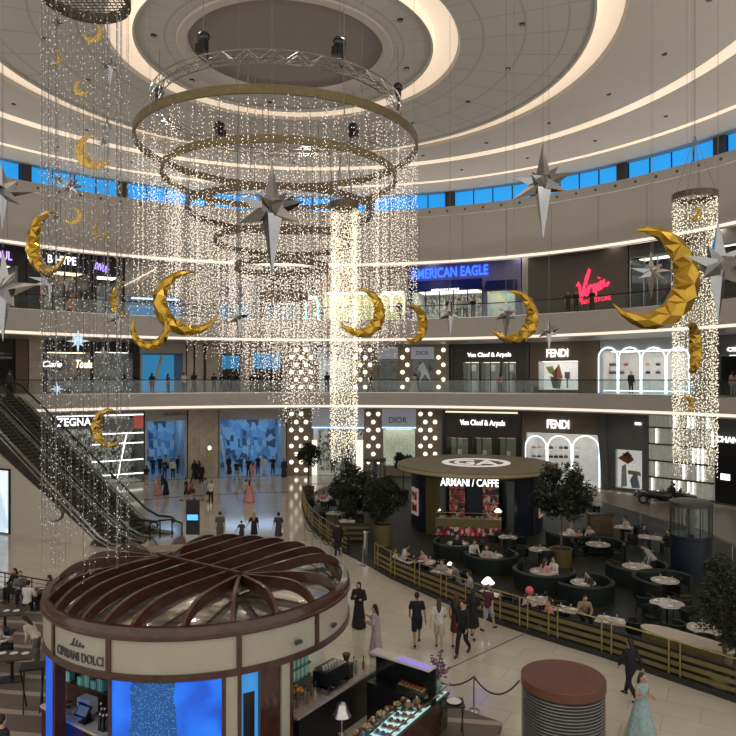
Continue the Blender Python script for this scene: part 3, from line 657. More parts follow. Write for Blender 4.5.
def star_mb(points, core=.2, seed=0):
    b = MB(); r = random.Random(seed)
    for (dx, dy, dz, L) in points:
        d = Vector((dx, dy, dz)).normalized(); a = d.cross(Vector((0,0,1)) if abs(d.z) < .8 else Vector((1,0,0))).normalized(); c = d.cross(a)
        w_ = core*(.62 if L < 1.3 else .75); o = d*core*.35
        tw = r.uniform(0, .8); a, c = a*cos(tw)+c*sin(tw), c*cos(tw)-a*sin(tw)
        vs = [o+a*w_, o+c*w_, o-a*w_, o-c*w_, d*L, -d*core*.2]
        b.add(vs, [(0,1,4),(1,2,4),(2,3,4),(3,0,4),(1,0,5),(2,1,5),(3,2,5),(0,3,5)])
    return b
r2 = .7071
S_LONG = [(0,0,1,1),(0,0,-1,1.35),(1,.1,.35,.72),(-1,.1,.35,.75),(1,-.2,-.45,.62),(-1,-.2,-.5,.78),(.35,-1,.1,.6),(-.5,-.9,.3,.5),(0,1,0,.5),(.6,.4,.8,.6),(-.6,.4,.8,.5)]
S_EIGHT = [(cos(k*pi/4), 0, sin(k*pi/4), 1 if k % 2 == 0 else .72) for k in range(8)]+[(0,-1,0,.35),(0,1,0,.35)]
S_WIDE = [(0,0,1,.9),(0,0,-1,1.15),(1,0,.1,.95),(-1,0,.15,.95),(1,-.3,.8,.6),(-1,-.3,.8,.6),(.8,-.4,-.6,.75),(-.9,-.3,-.4,.85),(0,-1,.2,.5),(0,1,0,.5)]
STM = {}
def star(px, py, rp, d, yaw, label, kind='L', mt=None, wire=True):
    if kind not in STM: STM[kind] = star_mb({'L': S_LONG, 'E': S_EIGHT, 'W': S_WIDE}[kind], .30, 3).mesh('star_body', [silver_m])
    if 36 < px < 134 and 13.3 < d < 16.3: d = 16.8+(px % 7)*.25
    r = rp/F*d; loc = P(px, py, d)
    t = thing('hanging_star', label, 'star ornament', loc, 0, 'hanging silver stars')
    o = bpy.data.objects.new('star_body', STM[kind]); COL.objects.link(o); o.parent = t; o.scale = (r, r, r); o.rotation_euler.z = rad(yaw)
    if mt: o.material_slots[0].link = 'OBJECT'; o.material_slots[0].material = mt
    MB().tube([(0, 0, r*.95), (0, 0, 22.4-loc.z)], .003+.00015*d, 4).build('hanging_wire', wire_m, t)
moon(653, 278, 52, 17, 163, 12, 'largest gold crescent moon, hanging at the right beside the bright bead column')
moon(514, 317, 27, 24, 155, 10, 'gold crescent moon curling around a small silver star in front of the navy awning')
moon(414, 324, 20, 20.5, 180, 48, 'narrow gold crescent moon seen edge-on, right of the hoop chandelier', 1)
moon(362, 313, 25, 20.3, 150, 15, 'gold crescent moon half veiled by the bead strings of the chandelier')
moon(187, 303, 33, 23, 27, 20, 'upper of the two gold crescents that cross each other at left', 2)
moon(150, 329, 22, 22, 100, -15, 'lower of the two gold crescents that cross each other at left', 2)
moon(122, 300, 19, 20, 15, -40, 'gold crescent moon above a small long-tailed star, left of the crossed pair', 1)
moon(48, 243, 33, 15, 18, -32, 'tall gold crescent moon hanging in front of the orange lit black shop', 2)
moon(93, 152, 18, 15.5, 35, 10, 'smooth matt gold crescent moon in front of the lower ceiling cove at left', 3, goldsm_m)
moon(73, 216, 9, 16, 150, 10, 'small smooth gold crescent moon under the blue windows', 3, goldsm_m)
moon(99, 230, 8, 18, 20, -30, 'tiny reddish gold crescent moon beside a tiny star', 2, goldsm_m)
moon(81, 88, 8, 15.5, 35, 0, 'small gold crescent moon in front of the pale ceiling, left of the chandelier', 3, goldsm_m)
moon(93, 33, 10, 14.0, 125, 0, 'bright gold crescent moon just beneath the net hoop at the top', 3, goldsm_m)
moon(54, 57, 9, 14.5, 180, 70, 'sliver of a gold crescent moon seen edge-on near the top left', 2, goldsm_m)
moon(108, 428, 20, 19, 12, -15, 'gold crescent moon hanging in front of the white shelf lights behind the escalators', 1)
moon(56, 514, 8, 15, 182, 20, 'small dark crescent moon against the white cladding under the escalator', 2, dkbronze_m)
moon(692, 348, 27, 22.0, 185, 55, 'long narrow gold crescent moon in front of the bright bead column', 1)
moon(694, 213, 8, 22.9, 150, 20, 'tiny gold crescent moon near the top of the bright bead column', 1)
moon(687, 404, 8, 22.8, 200, 20, 'tiny gold crescent moon low in the bright bead column', 1)
star(272, 210, 49, 20, 12, 'largest silver star with a long dark lower spike in the middle of the chandelier')
star(543, 184, 42, 20, -20, 'silver star with many spikes in front of the blue windows at right')
star(718, 266, 50, 13, 25, 'big silver star at the right edge touching the largest moon', 'W')
star(651, 272, 24, 20, 10, 'silver star behind the opening of the largest moon', 'W')
star(2, 192, 33, 11, 20, 'big silver star cut by the left edge under the blue windows', 'W')
star(3, 290, 45, 10.5, -15, 'biggest silver star at the left edge in front of the upper gallery', 'W')
star(506, 314, 19, 22, 15, 'small silver star with dark tail inside a gold crescent moon')
star(549, 332, 15, 22.5, -25, 'small silver star below the gold crescent, above the pink shop window', 'L')
star(450, 314, 17, 25, 0, 'silver star hanging in front of the navy awning', 'L')
star(239, 318, 15, 21, 10, 'silver star veiled by bead strings left of the lowest hoop', 'L')
star(78, 341, 12, 15, 0, 'pale blue shining eight-pointed star on the first gallery edge', 'E', bluesil_m)
star(57, 389, 7, 15, 0, 'smallest pale blue shining star beside the escalator rail', 'E', bluesil_m)
star(49, 281, 20, 14, 30, 'silver star overlapping the tall gold crescent at left', 'W')
star(117, 318, 13, 19, 20, 'silver star with a bright tail under a gold crescent moon', 'L')
star(70, 186, 15, 15, 10, 'flat grey eight-pointed star in front of the blue windows', 'E')
star(58, 181, 10, 15.5, -20, 'smaller grey star just left of the flat eight-pointed one', 'E')
star(110, 66, 15, 15, 35, 'slender silver star between net hoop and ceiling cove', 'L')
star(57, 23, 7, 15, 0, 'tiny dark star beside the net hoop', 'E', dkbronze_m)
star(103, 143, 7, 16, 0, 'tiny silver star right of the smooth gold crescent', 'E')
star(107, 126, 9, 16, 30, 'thin silver star above the smooth gold crescent', 'L')
star(104, 354, 8, 17, 0, 'tiny silver star in front of the brown shop on the first gallery', 'E')
star(56, 217, 5, 16, 0, 'tiny dark star left of the small smooth gold crescent', 'L', dkbronze_m)
star(106, 236, 6, 17, 0, 'tiny bronze star beside the reddish crescent', 'E', goldsm_m)

OCT = [(0,2,4),(2,1,4),(1,3,4),(3,0,4),(2,0,5),(1,2,5),(3,1,5),(0,3,5)]
def beads(strings, sp, r, rnd, line=0.0):
    """strings: (x, y, ztop, zbottom); octahedral beads threaded on each"""
    vs = []; fs = []; ms = []
    for (x, y, z0, z1) in strings:
        z = z0-rnd.random()*sp
        while z > z1:
            q = r*rnd.uniform(.6, 1.25); k = len(vs); xx = x+rnd.uniform(-.04, .04); yy = y+rnd.uniform(-.02, .02)
            vs += [(xx-q,yy,z),(xx+q,yy,z),(xx,yy-q,z),(xx,yy+q,z),(xx,yy,z+q*1.3),(xx,yy,z-q*1.3)]
            fs += [tuple(i+k for i in f) for f in OCT]; ms += [0]*8
            z -= sp*rnd.uniform(.55, 1.45)
        if line:
            k = len(vs); vs += [(x-line,y,z0),(x+line,y,z0),(x+line,y,z1),(x-line,y,z1),(x,y-line,z0),(x,y+line,z0),(x,y+line,z1),(x,y-line,z1)]
            fs += [(k,k+1,k+2,k+3),(k+4,k+5,k+6,k+7)]; ms += [1,1]
    b = MB(); b.v, b.f, b.m = vs, fs, ms; return b
CHX, CHY = (279-HX)/F*28, 28.0
ch = thing('hoop_chandelier', 'huge spiral chandelier of six bronze hoops hung with glittering bead strings', 'chandelier', (CHX, CHY, 18.7))
hoops = [(279,5.66,18.55,.15,0,10.8,.165), (281,4.72,17.25,.13,0,10.0,.165), (281,3.76,15.9,.12,1,9.0,.165), (284,2.78,14.65,.12,1,8.2,.165), (282,1.87,13.6,.12,1,7.6,.165), (284,.95,12.4,.14,1,7.2,.16)]
rb = random.Random(5)
for px, R_, z, hh, dk, ze, sp in hoops:
    dx = (px-279)/F*28; dz = z-18.7
    MB().lathe([(R_-.05, dz-hh), (R_+.06, dz-hh), (R_+.06, dz+hh), (R_-.05, dz+hh)], 96, (dx, 0, 0), closed=True).build('hoop', dkbronze_m if dk else bronze_m, ch, True)
    ns = int(2*pi*R_/.15); st = []
    for k in range(ns):
        t = 2*pi*k/ns+rb.uniform(-.02, .02); R2_ = R_+rb.choice((0, -.15, -.3, -.5, -.7))
        st.append((dx+R2_*cos(t), R2_*sin(t), dz-hh, ze-18.7+rb.uniform(-.5, 1.2)+(1.2 if t > pi/2 and t < 3*pi/2 else 0)))
    stuff(beads(st, sp, .0155, rb).build('bead_strings', [bead_m, wire_m], ch))
b = MB()
for px, R_, z, hh, dk, ze, sp in hoops[:5]:
    dx = (px-279)/F*28
    for k in range(6): t = 2*pi*k/6+.4; b.tube([(dx+R_*cos(t), R_*sin(t), z-18.7), (dx*0+R_*.9*cos(t), R_*.9*sin(t), 20.0-18.7+(0 if R_ < 5 else .0))], .012, 4)
b.build('suspension_wires', wire_m, ch)
# separate bright bead column in front of the chandelier
def bead_column(px, d, R_, zt, zb, n, sp, r, m, label, net=False, line=0.0, stag=.8, hoop=True, cat='bead curtain', seed=1, name='bead_curtain'):
    rb = random.Random(seed)
    t = thing(name, label, cat, ((px-HX)/F*d, d, zt))
    if hoop:
        MB().lathe([(R_-.04,-.05),(R_+.05,-.05),(R_+.05,.16),(R_-.04,.16)], 48, closed=True).build('hoop', dkbronze_m, t, True)
        b = MB()
        for k in range(4): a = pi/4+k*pi/2; b.tube([(R_*cos(a), R_*sin(a), .1), (0,0,2.2)], .012, 4)
        b.tube([(0,0,2.2),(0,0,22.5-zt)], .012, 4).build('suspension_wires', wire_m, t)
    if net:
        b = MB()
        for k in range(-7, 8):
            q = k/7.5*R_; h = sqrt(R_*R_-q*q); b.tube([(q,-h,0),(q,h,0)], .012, 4); b.tube([(-h,q,0),(h,q,0)], .012, 4)
        b.build('net', dkbronze_m, t)
    st = []
    for k in range(n):
        a = 2*pi*k/n; q = R_*(1 if k % 3 else .8); st.append((q*cos(a), q*sin(a), 0, zb-zt+rb.random()**1.5*stag*2))
    stuff(beads(st, sp, r, rb, line).build('bead_strings', [m, wire_m], t))
bead_column(344, 20.6, .39, 14.2, 6.45, 60, .10, .0135, bead2_m, 'dense warm glowing column of bead strings in front of the patterned shopfronts', hoop=True, stag=.4)
bead_column(695, 24, .71, 15.4, 5.5, 84, .15, .0165, bead2_m, 'bright bead string column hanging from a dark hoop at the right', stag=.5, seed=2)
bead_column(86, 14.5, .86, 17.1, 4.85, 46, .2, .010, bead3_m, 'sparse silver bead strings hanging from a net hoop at the left', True, .0035, .7, seed=3)
# truss ring and its hoists
tr = thing('truss_ring', 'round aluminium lattice truss above the chandelier hoops', 'truss', (CHX, CHY, 20.0))
RT = 4.9; b = MB()
for dr, dz in ((-.16,-.16),(.16,-.16),(-.16,.16),(.16,.16)):
    b.lathe([(RT+dr+.03*cos(a), dz+.03*sin(a)) for a in (0, pi/2, pi, 3*pi/2)], 72, closed=True)
b.build('chord', steel_m, tr, True); b = MB(); N_b = 72
for k in range(N_b):
    t, t2 = 2*pi*k/N_b, 2*pi*(k+1)/N_b; s_ = .16 if k % 2 else -.16
    for dr in (-.16, .16): b.tube([((RT+dr)*cos(t), (RT+dr)*sin(t), s_), ((RT+dr)*cos(t2), (RT+dr)*sin(t2), -s_)], .016, 4)
    b.tube([((RT-.16)*cos(t), (RT-.16)*sin(t), -.16), ((RT+.16)*cos(t2), (RT+.16)*sin(t2), -.16)], .016, 4)
b.build('lattice', steel_m, tr)
for px, py in ((203, 51), (340, 55), (399, 100), (352, 136), (220, 134), (158, 104)):
    # direction of that point on the ring seen from the camera
    best = min(range(720), key=lambda k: (lambda x, y, z: (HX+F*x/y-px)**2+(HY-F*(z-EZ)/y-py)**2)(CHX+RT*cos(k*pi/360), CHY+RT*sin(k*pi/360), 20.35))
    a = best*pi/360; t = thing('chain_hoist', 'black motor chain hoist clamped to the round truss', 'hoist', (CHX+RT*cos(a), CHY+RT*sin(a), 20.3), a, 'chain hoists on the truss ring')
    MB().ell((0,0,.55), (.2,.26,.2), 12).cbox((.02,.0,.25), (.22,.3,.35)).build('motor', black_m, t, True)
    MB().tube([(0,.12,.1),(0,.2,-.15),(0,.1,-.3),(0,-.02,-.2)], .035, 6).build('hook', black_m, t, True)
    MB().cbox((.0,-.2,.2), (.2,.16,.3)).build('chain_bag', black_m, t)
    MB().tube([(0,0,.7),(0,0,2.25)], .012, 4).build('chain', wire_m, t)

# ---------------------------------------------------------------- escalators
def escalator(foot, top, label, width=1.35):
    run = (top.xy-foot.xy).length; rz = atan2(top.y-foot.y, top.x-foot.x)
    t = thing('escalator', label, 'escalator', foot, rz)
    w_ = width/2; L0 = 1.3; rise = Z1; rs = run-2*L0
    zf = lambda x: 0 if x < L0 else (rise if x > run-L0 else rise*(x-L0)/rs)
    path = [0, L0*.7, L0+.5, run-L0-.4, run-L0*.6, run]
    zp = [0, 0, .32, rise-.3, rise, rise]
    for s in (-1, 1):
        y0, y1 = s*w_, s*(w_+.1)
        b = MB()
        for i in range(5):
            b.add([(path[i],y0,zp[i]+.05),(path[i+1],y0,zp[i+1]+.05),(path[i+1],y0,zp[i+1]+.95),(path[i],y0,zp[i]+.95)], [(0,1,2,3)])
        b.build('glass_side', glass_m, t)
        hp = [(-.25,y0,.7),(-.3,y0,.85),(-.15,y0,.98)]+[(x,y0,z+1.0) for x, z in zip(path, zp)]
        MB().tube(hp, .07, 8).build('handrail', black_m, t, True)
        MB().tube([(x, y0, z+.12) for x, z in zip(path, zp)], .09, 6).build('skirt_rail', steel_m, t, True)
        y2 = s*(w_+.28); b = MB(); vs = []; 
        for yy in (s*(w_+.05), y2):
            for i in range(6): vs += [(path[i], yy, zp[i]+.08), (path[i], yy, max(zp[i]-1.0, -.0) if i not in (2,) else 0)]
        fs = []
        for i in range(5):
            for q in (0, 12): fs.append((q+2*i, q+2*i+2, q+2*i+3, q+2*i+1))
            fs += [(2*i, 2*i+2, 14+2*i, 12+2*i), (2*i+1, 2*i+3, 15+2*i, 13+2*i)]
        b.add(vs, fs).build('side_cladding', dark_m, t)
        MB().tube([(x, y2, z+.06) for x, z in zip(path, zp)], .045, 6).build('edge_trim', steel_m, t, True)
    n = 40
    for k in range(n):
        x = L0+rs*k/n; z = zf(x+rs/n)
        b = MB().box(x, x+rs/n, -w_, w_, z-.2, z).box(x, x+.03, -w_, w_, z-.02, z+.004, 1)
        b.build('step', [mat('dark_grooved_step', (.05,.05,.05), .4, m=.5), mat('yellow_step_edge', (.35,.28,.08), .5)], t)
    MB().box(-.2, L0, -w_, w_, -.02, .01).build('landing_plate', steel_m, t); MB().box(run-L0, run+.3, -w_, w_, rise-.1, rise+.01).build('landing_plate', steel_m, t)
    return t
d_e = Vector((-.905, .425, 0)); p_e = Vector((-.425, -.905, 0))
ft = Vector((-12.2, 37.9, 0))
escalator(ft+p_e*1.15, ft+p_e*1.15+d_e*14.2, 'nearer escalator, its dark side edge above the white cladding')
escalator(ft-p_e*1.15+d_e*.1, ft-p_e*1.15+d_e*14.3, 'farther escalator with a glass side next to the white shelf lights')
# cladding wall under the escalators and landing at the top
b = MB(); M_ = Matrix.Translation(ft+p_e*2.2) @ Matrix.Rotation(atan2(d_e.y, d_e.x), 4, 'Z')
vs = [(2.2,0,0),(30,0,0),(30,0,Z1+.1),(14.0,0,Z1-.2),(13.2,0,Z1-1.1),(1.9,0,.35)]; k = len(vs)
b.add([M_ @ Vector((x,y+dy,z)) for dy in (0,-4.4) for x, y, z in vs], [(0,1,2,3,4,5), tuple(range(11,5,-1))]+[(i,(i+1)%6+0 if False else i+6,(i+1)%6+6,(i+1)%6) for i in range(6)])
struct(b.build('wall_left', mat('white_cladding_panel', (.58,.55,.48), .35, var=.03)))
M2 = Matrix.Translation(ft) @ Matrix.Rotation(atan2(d_e.y, d_e.x), 4, 'Z')
struct(MB().box(14.0, 24, -2.3, 2.3, Z1-1.1, Z1-.01, 0, M2).build('floor', fascia_m))
# bright screen set in the cladding at the left edge
t = thing('lit_window_screen', 'tall bright blue white shop window at the left edge below the escalator', 'shop window', ft+p_e*2.22+d_e*8.4, atan2(d_e.y, d_e.x))
MB().box(0, 4.5, .0, .09, .05, 3.8).build('window_frame', blackmetal_m, t)
MB().box(.08, 4.4, .09, .12, .1, 3.7).build('display', goods_mat('bright_snowy_display', [(.5,.65,.8),(.7,.8,.85),(.12,.1,.12),(.45,.6,.75),(.8,.85,.88),(.6,.45,.4)], 1.2, .9), t)
# curved guard rail beside the escalator foot
t = thing('guard_rail', 'low glass guard rail with dark tube at the escalator foot', 'railing', G(178, 541))
pts = [G(150,541)-G(178,541), G(160,538)-G(178,541), G(172,537)-G(178,541), G(182,541)-G(178,541)]
MB().tube([p+Vector((0,0,1.0)) for p in pts], .05, 8).build('handrail', blackmetal_m, t, True)
for p, q in zip(pts, pts[1:]): MB().beam(p+Vector((0,0,.5)), q+Vector((0,0,.5)), .02, .9).build('glass_panel', glass_m, t)
for p in pts: MB().tube([p, p+Vector((0,0,1.0))], .04, 6).build('post', blackmetal_m, t)
# information totem
t = thing('information_totem', 'black freestanding information totem with a blue screen strip', 'totem', G(193, 543.5), -.05)
MB().cbox((0,0,1.45), (.72,.16,1.9)).build('screen_housing', black_m, t); MB().cbox((0,0,.25), (.72,.2,.5)).build('base', mat('pale_totem_base', (.5,.5,.47), .4), t)
MB().cbox((0,-.09,1.45), (.6,.02,.3)).build('blue_screen', glow('totem_blue_screen', (.1,.45,1), 1.2), t)

# ---------------------------------------------------------------- people
SK = mat('light_skin', (.50,.32,.22), .55, var=.06); SK2 = mat('tan_skin', (.30,.17,.10), .55, var=.06)
FACE_D = mat('eye_and_lip_tone', (.10,.05,.04), .5)
PAL = dict(K=(.010,.010,.012), N=(.015,.02,.045), W=(.62,.61,.58), C=(.55,.50,.40), G=(.14,.14,.14), L=(.32,.32,.33), O=(.10,.09,.06), R=(.30,.02,.02), P=(.62,.28,.26), B=(.16,.09,.05), T=(.30,.42,.43), M=(.40,.34,.34), D=(.035,.03,.03), Y=(.45,.40,.10), S=(.30,.22,.14), V=(.09,.015,.025), U=(.05,.09,.2))
def cloth(c): return mat('cloth_'+c, PAL[c], .85, var=.18, sc=12)
POSES = {   # dz, lean, arm(L), arm(R), leg(L), leg(R); arms are elbow and wrist from the shoulder, legs are knee and ankle
 'stand': (0, 2, [(-.05,.0,-.28),(-.06,.06,-.52)], [(.05,.0,-.28),(.06,.06,-.52)], [(-.10,.02,.48),(-.11,0,.08)], [(.10,.02,.48),(.12,.03,.08)]),
 'walk': (0, 4, [(-.06,.10,-.26),(-.05,.24,-.46)], [(.07,-.10,-.26),(.09,-.16,-.50)], [(-.09,-.02,.48),(-.09,-.34,.16)], [(.09,.20,.50),(.09,.32,.09)]),
 'walkb': (0, 5, [(-.08,-.12,-.25),(-.11,-.20,-.49)], [(.06,.08,-.27),(.0,.27,-.36)], [(-.09,.16,.49),(-.09,.22,.08)], [(.09,.0,.47),(.09,-.28,.13)]),
 'phone': (0, 4, [(-.07,.02,-.27),(.02,.24,-.22)], [(.06,.06,-.27),(-.06,.26,-.12)], [(-.10,.02,.48),(-.11,0,.08)], [(.10,.08,.49),(.11,.10,.08)]),
 'hold': (0, 2, [(-.14,.02,-.24),(-.24,.04,-.44)], [(.05,.02,-.28),(.05,.10,-.50)], [(-.10,.02,.48),(-.10,0,.08)], [(.10,.05,.48),(.11,.06,.08)]),
 'bend': (-.02, 38, [(-.02,.10,-.26),(.0,.28,-.40)], [(.03,.12,-.25),(.02,.34,-.36)], [(-.10,.0,.48),(-.11,-.08,.08)], [(.10,.05,.48),(.11,.03,.08)]),
 'sit': (-.42, 6, [(-.06,.10,-.25),(.02,.32,-.22)], [(.06,.12,-.24),(-.05,.33,-.20)], [(-.12,.42,.52),(-.12,.42,.08)], [(.12,.42,.52),(.13,.40,.08)]),
 'sitlean': (-.42, 20, [(-.08,.14,-.22),(.03,.36,-.20)], [(.08,.14,-.22),(-.02,.38,-.14)], [(-.14,.42,.52),(-.14,.46,.08)], [(.13,.42,.52),(.12,.36,.08)]),
}
FIGM = {}
def remesh(mb, name, vox, mats, it=3):
    me = mb.mesh('tmp', mats[0]); o = bpy.data.objects.new('tmp', me); COL.objects.link(o)
    r = o.modifiers.new('r', 'REMESH'); r.mode = 'VOXEL'; r.voxel_size = vox; r.use_smooth_shade = True
    s = o.modifiers.new('s', 'SMOOTH'); s.factor = .5; s.iterations = it
    dg = bpy.context.evaluated_depsgraph_get(); out = bpy.data.meshes.new_from_object(o.evaluated_get(dg))
    bpy.data.objects.remove(o); bpy.data.meshes.remove(me); out.name = name; out.materials.clear()
    for m in mats: out.materials.append(m)
    return out
def limb(b, pts, rs, n=10, mid=3):
    """tapered limb through joints, with soft joints"""
    P_ = [Vector(p) for p in pts]; out = []; ro = []
    for i in range(len(P_)-1):
        for k in range(mid): out.append(P_[i].lerp(P_[i+1], k/mid)); ro.append(rs[i]+(rs[i+1]-rs[i])*k/mid)
    out.append(P_[-1]); ro.append(rs[-1]); b.tube(out, ro, n)
    for p, r in zip(P_, rs): b.ell(p, (r, r, r), 8)
def fig_part(pose, part):
    key = (pose, part)
    if key in FIGM: return FIGM[key]
    dz, lean, aL, aR, lL, lR = POSES[pose]; b = MB(); Mu = Matrix.Translation((0,0,.9+dz)) @ Matrix.Rotation(-rad(lean), 4, 'X') @ Matrix.Translation((0,0,-.9))
    sh = {-1: Vector((-.175,0,1.40)), 1: Vector((.175,0,1.40))}; sit = dz < -.3
    def up(a): b.xf(Mu, a)
    def torso(z0, inf):
        a = len(b.v); prof = [(.86,.150,.112),(.95,.162,.118),(1.08,.132,.098),(1.22,.150,.110),(1.35,.178,.105),(1.425,.125,.08),(1.46,.065,.062)]
        prof = [p for p in prof if p[0] >= z0-.001]
        b.tube([(0,0,p[0]) for p in prof], [(p[1]+inf, p[2]+inf) for p in prof], 16)
        for s in (-1, 1): b.ell(sh[s]+Vector((-s*.02,0,-.02)), (.062+inf, .06+inf, .065+inf), 8)
        up(a)
    def arms(r, fr):
        a = len(b.v)
        for s, A in ((-1, aL), (1, aR)):
            e, w_ = sh[s]+Vector(A[0]), sh[s]+Vector(A[1])
            if fr <= .5: limb(b, [sh[s], sh[s].lerp(e, fr*2)], [r[0], r[1]])
            else: limb(b, [sh[s], e, e.lerp(w_, (fr-.5)*2)], r)
        up(a)
    def legs(r, fr, gap=1.0):
        for s, A in ((-1, lL), (1, lR)):
            h = Vector((s*.085, 0, .9+dz)); k, an_ = Vector(A[0]), Vector(A[1])
            if fr <= .5: limb(b, [h, h.lerp(k, fr*2)], [r[0], r[1]], 12)
            else: limb(b, [h, k, k.lerp(an_, (fr-.5)*2)], r, 12)
    if part == 'body':
        torso(.86, 0); arms([.05, .040, .028], 1); legs([.088, .056, .038], 1)
        b.ell((0, 0, .9+dz), (.155, .115, .10), 12)
        a = len(b.v); b.tube([(0,-.01,1.42),(0,.005,1.53)], .052, 10); b.ell((0,.015,1.615), (.074,.092,.112), 16); b.ell((0,.03,1.555), (.052,.068,.055), 10)
        b.ell((0,.108,1.60), (.014,.022,.024), 8)
        for s in (-1, 1): b.ell((s*.077,.005,1.61), (.013,.022,.034), 8)
        for s, A in ((-1, aL), (1, aR)):
            e, w_ = sh[s]+Vector(A[0]), sh[s]+Vector(A[1]); d = (w_-e).normalized(); b.tube([w_, w_+d*.05, w_+d*.095], [(.026,.020),(.036,.018),(.034,.016)], 10)
        up(a)
        for s, A in ((-1, lL), (1, lR)):
            an_ = Vector(A[1]); k = Vector(A[0]); tilt = max(-.05, min(.0, (.08-an_.z)))
            b.tube([an_+Vector((0,-.05,-.045)), an_+Vector((0,.06,-.045+tilt)), an_+Vector((0,.17,-.055+tilt*2))], [(.034,.035),(.042,.030),(.036,.018)], 10)
        me = remesh(b, 'body', .0125, [SK, FACE_D])
        Mi = Mu.inverted()
        for p in me.polygons:
            c = Mi @ p.center
            if c.y > .085 and ((abs(abs(c.x)-.031) < .013 and abs(c.z-1.625) < .009) or (abs(c.x) < .024 and abs(c.z-1.563) < .008)): p.material_index = 1
        fb = MB()                                   # five separate bent fingers on each hand
        for s, A in ((-1, aL), (1, aR)):
            e, w_ = sh[s]+Vector(A[0]), sh[s]+Vector(A[1]); d = (w_-e).normalized(); sd = d.cross(Vector((1,0,0)) if abs(d.x) < .8 else Vector((0,1,0))).normalized(); fw = sd.cross(d)
            for i, L in enumerate((.066, .076, .070, .055)):
                q = w_+d*.088+sd*(.024-.016*i); fb.tube([q, q+d*L*.5-fw*s*.004, q+d*L*.85-fw*s*.016, q+d*L-fw*s*.03], [.0095,.009,.0082,.006], 6)
            q = w_+d*.03+sd*.028; fb.tube([q, q+d*.03+sd*.024, q+d*.06+sd*.028], [.012,.011,.008], 6)
        fb.xf(Mu); fm_ = fb.mesh('f', SK)
        import bmesh
        bb = bmesh.new(); bb.from_mesh(me); bb.from_mesh(fm_); bb.to_mesh(me); bb.free()
    elif part == 'tee': torso(.86, .018); arms([.066,.062], .36); me = remesh(b, 'shirt', .018, [cloth('K')])
    elif part == 'tank': torso(.86, .014); me = remesh(b, 'shirt', .018, [cloth('K')])
    elif part == 'long': torso(.86, .022); arms([.066,.055,.042], .97); me = remesh(b, 'shirt', .018, [cloth('K')])
    elif part == 'trousers': b.ell((0,0,.92+dz), (.172,.135,.11), 12); legs([.105,.075,.062], .96); me = remesh(b, 'trousers', .018, [cloth('K')])
    elif part == 'shorts': b.ell((0,0,.92+dz), (.172,.135,.11), 12); legs([.108,.098], .46); me = remesh(b, 'shorts', .018, [cloth('K')])
    elif part in ('skirt', 'dress', 'robe', 'gown'):
        if sit:
            b.ell((0,0,.92+dz), (.18,.14,.12), 12); limb(b, [(0,0,.52),(0,.42,.52),(0,.44,.25)], [.17,.17,.17], 12)
        else:
            zb = {'skirt': .5, 'dress': .42, 'robe': .04, 'gown': .03}[part]; w_ = {'skirt': .20, 'dress': .22, 'robe': .27, 'gown': .42}[part]
            n = 24; H = [1.06, .95, .8, .5, .25, .04]; H = [h for h in H if h > zb]+[zb]; vs = []; fs = []
            off = .10 if 'walk' in pose else 0
            for h in H:
                f_ = (1.06-h)/(1.06-zb)
                for k in range(n):
                    a = 2*pi*k/n; q = 1+(.09*f_*cos(a*7))
                    vs.append(((.145+(w_-.145)*f_**.8)*cos(a)*q, (.115+(w_*.9+off-.115)*f_)*sin(a)*q, h+dz))
            for i in range(len(H)-1):
                for k in range(n): fs.append((i*n+k, i*n+(k+1)%n, (i+1)*n+(k+1)%n, (i+1)*n+k))
            fs += [tuple(range(n))[::-1], tuple(range((len(H)-1)*n, len(H)*n))]; fs = [f[::-1] for f in fs]; b.add(vs, fs)
        if part != 'skirt': torso(.95, .016 if part != 'robe' else .03)
        if part == 'robe': arms([.08,.08,.075], .92)
        me = remesh(b, 'skirt' if part == 'skirt' else 'dress' if part != 'robe' else 'robe', .02, [cloth('K')], 2)
    elif part in ('short', 'longh', 'scarf', 'bun', 'cap'):
        a = 0
        if part == 'scarf':
            b.ell((0,-.012,1.625), (.096,.104,.130), 14); b.tube([(0,-.01,1.36),(0,-.01,1.45),(0,-.012,1.55)], [(.16,.115),(.10,.09),(.085,.09)], 14)
        else:
            b.ell((0,-.018,1.645), (.086,.096,.108), 14)
            if part == 'longh': b.tube([(0,-.06,1.66),(0,-.085,1.52),(0,-.10,1.38),(0,-.105,1.24)], [(.08,.05),(.088,.045),(.08,.035),(.04,.02)], 12)
            if part == 'bun': b.ell((0,-.09,1.73), (.045,.045,.045), 8)
            if part == 'cap': b.tube([(0,.06,1.67),(0,.16,1.655)], [(.07,.012),(.05,.008)], 10)
        b.xf(Mu); me = remesh(b, 'hair' if part not in ('scarf', 'cap') else ('headscarf' if part == 'scarf' else 'cap'), .014, [cloth('K')])
    elif part == 'shoes':
        for s, A in ((-1, lL), (1, lR)):
            an_ = Vector(A[1]); tilt = max(-.05, min(.0, (.08-an_.z)))
            b.tube([an_+Vector((0,-.06,-.04)), an_+Vector((0,.06,-.045+tilt)), an_+Vector((0,.185,-.055+tilt*2))], [(.040,.042),(.048,.036),(.042,.024)], 10)
        me = remesh(b, 'shoes', .014, [cloth('K')])
    FIGM[key] = me; return me
HAIRC = {'k': (.012,.009,.008), 'b': (.06,.03,.018), 'y': (.35,.25,.12), 'r': (.12,.03,.015)}
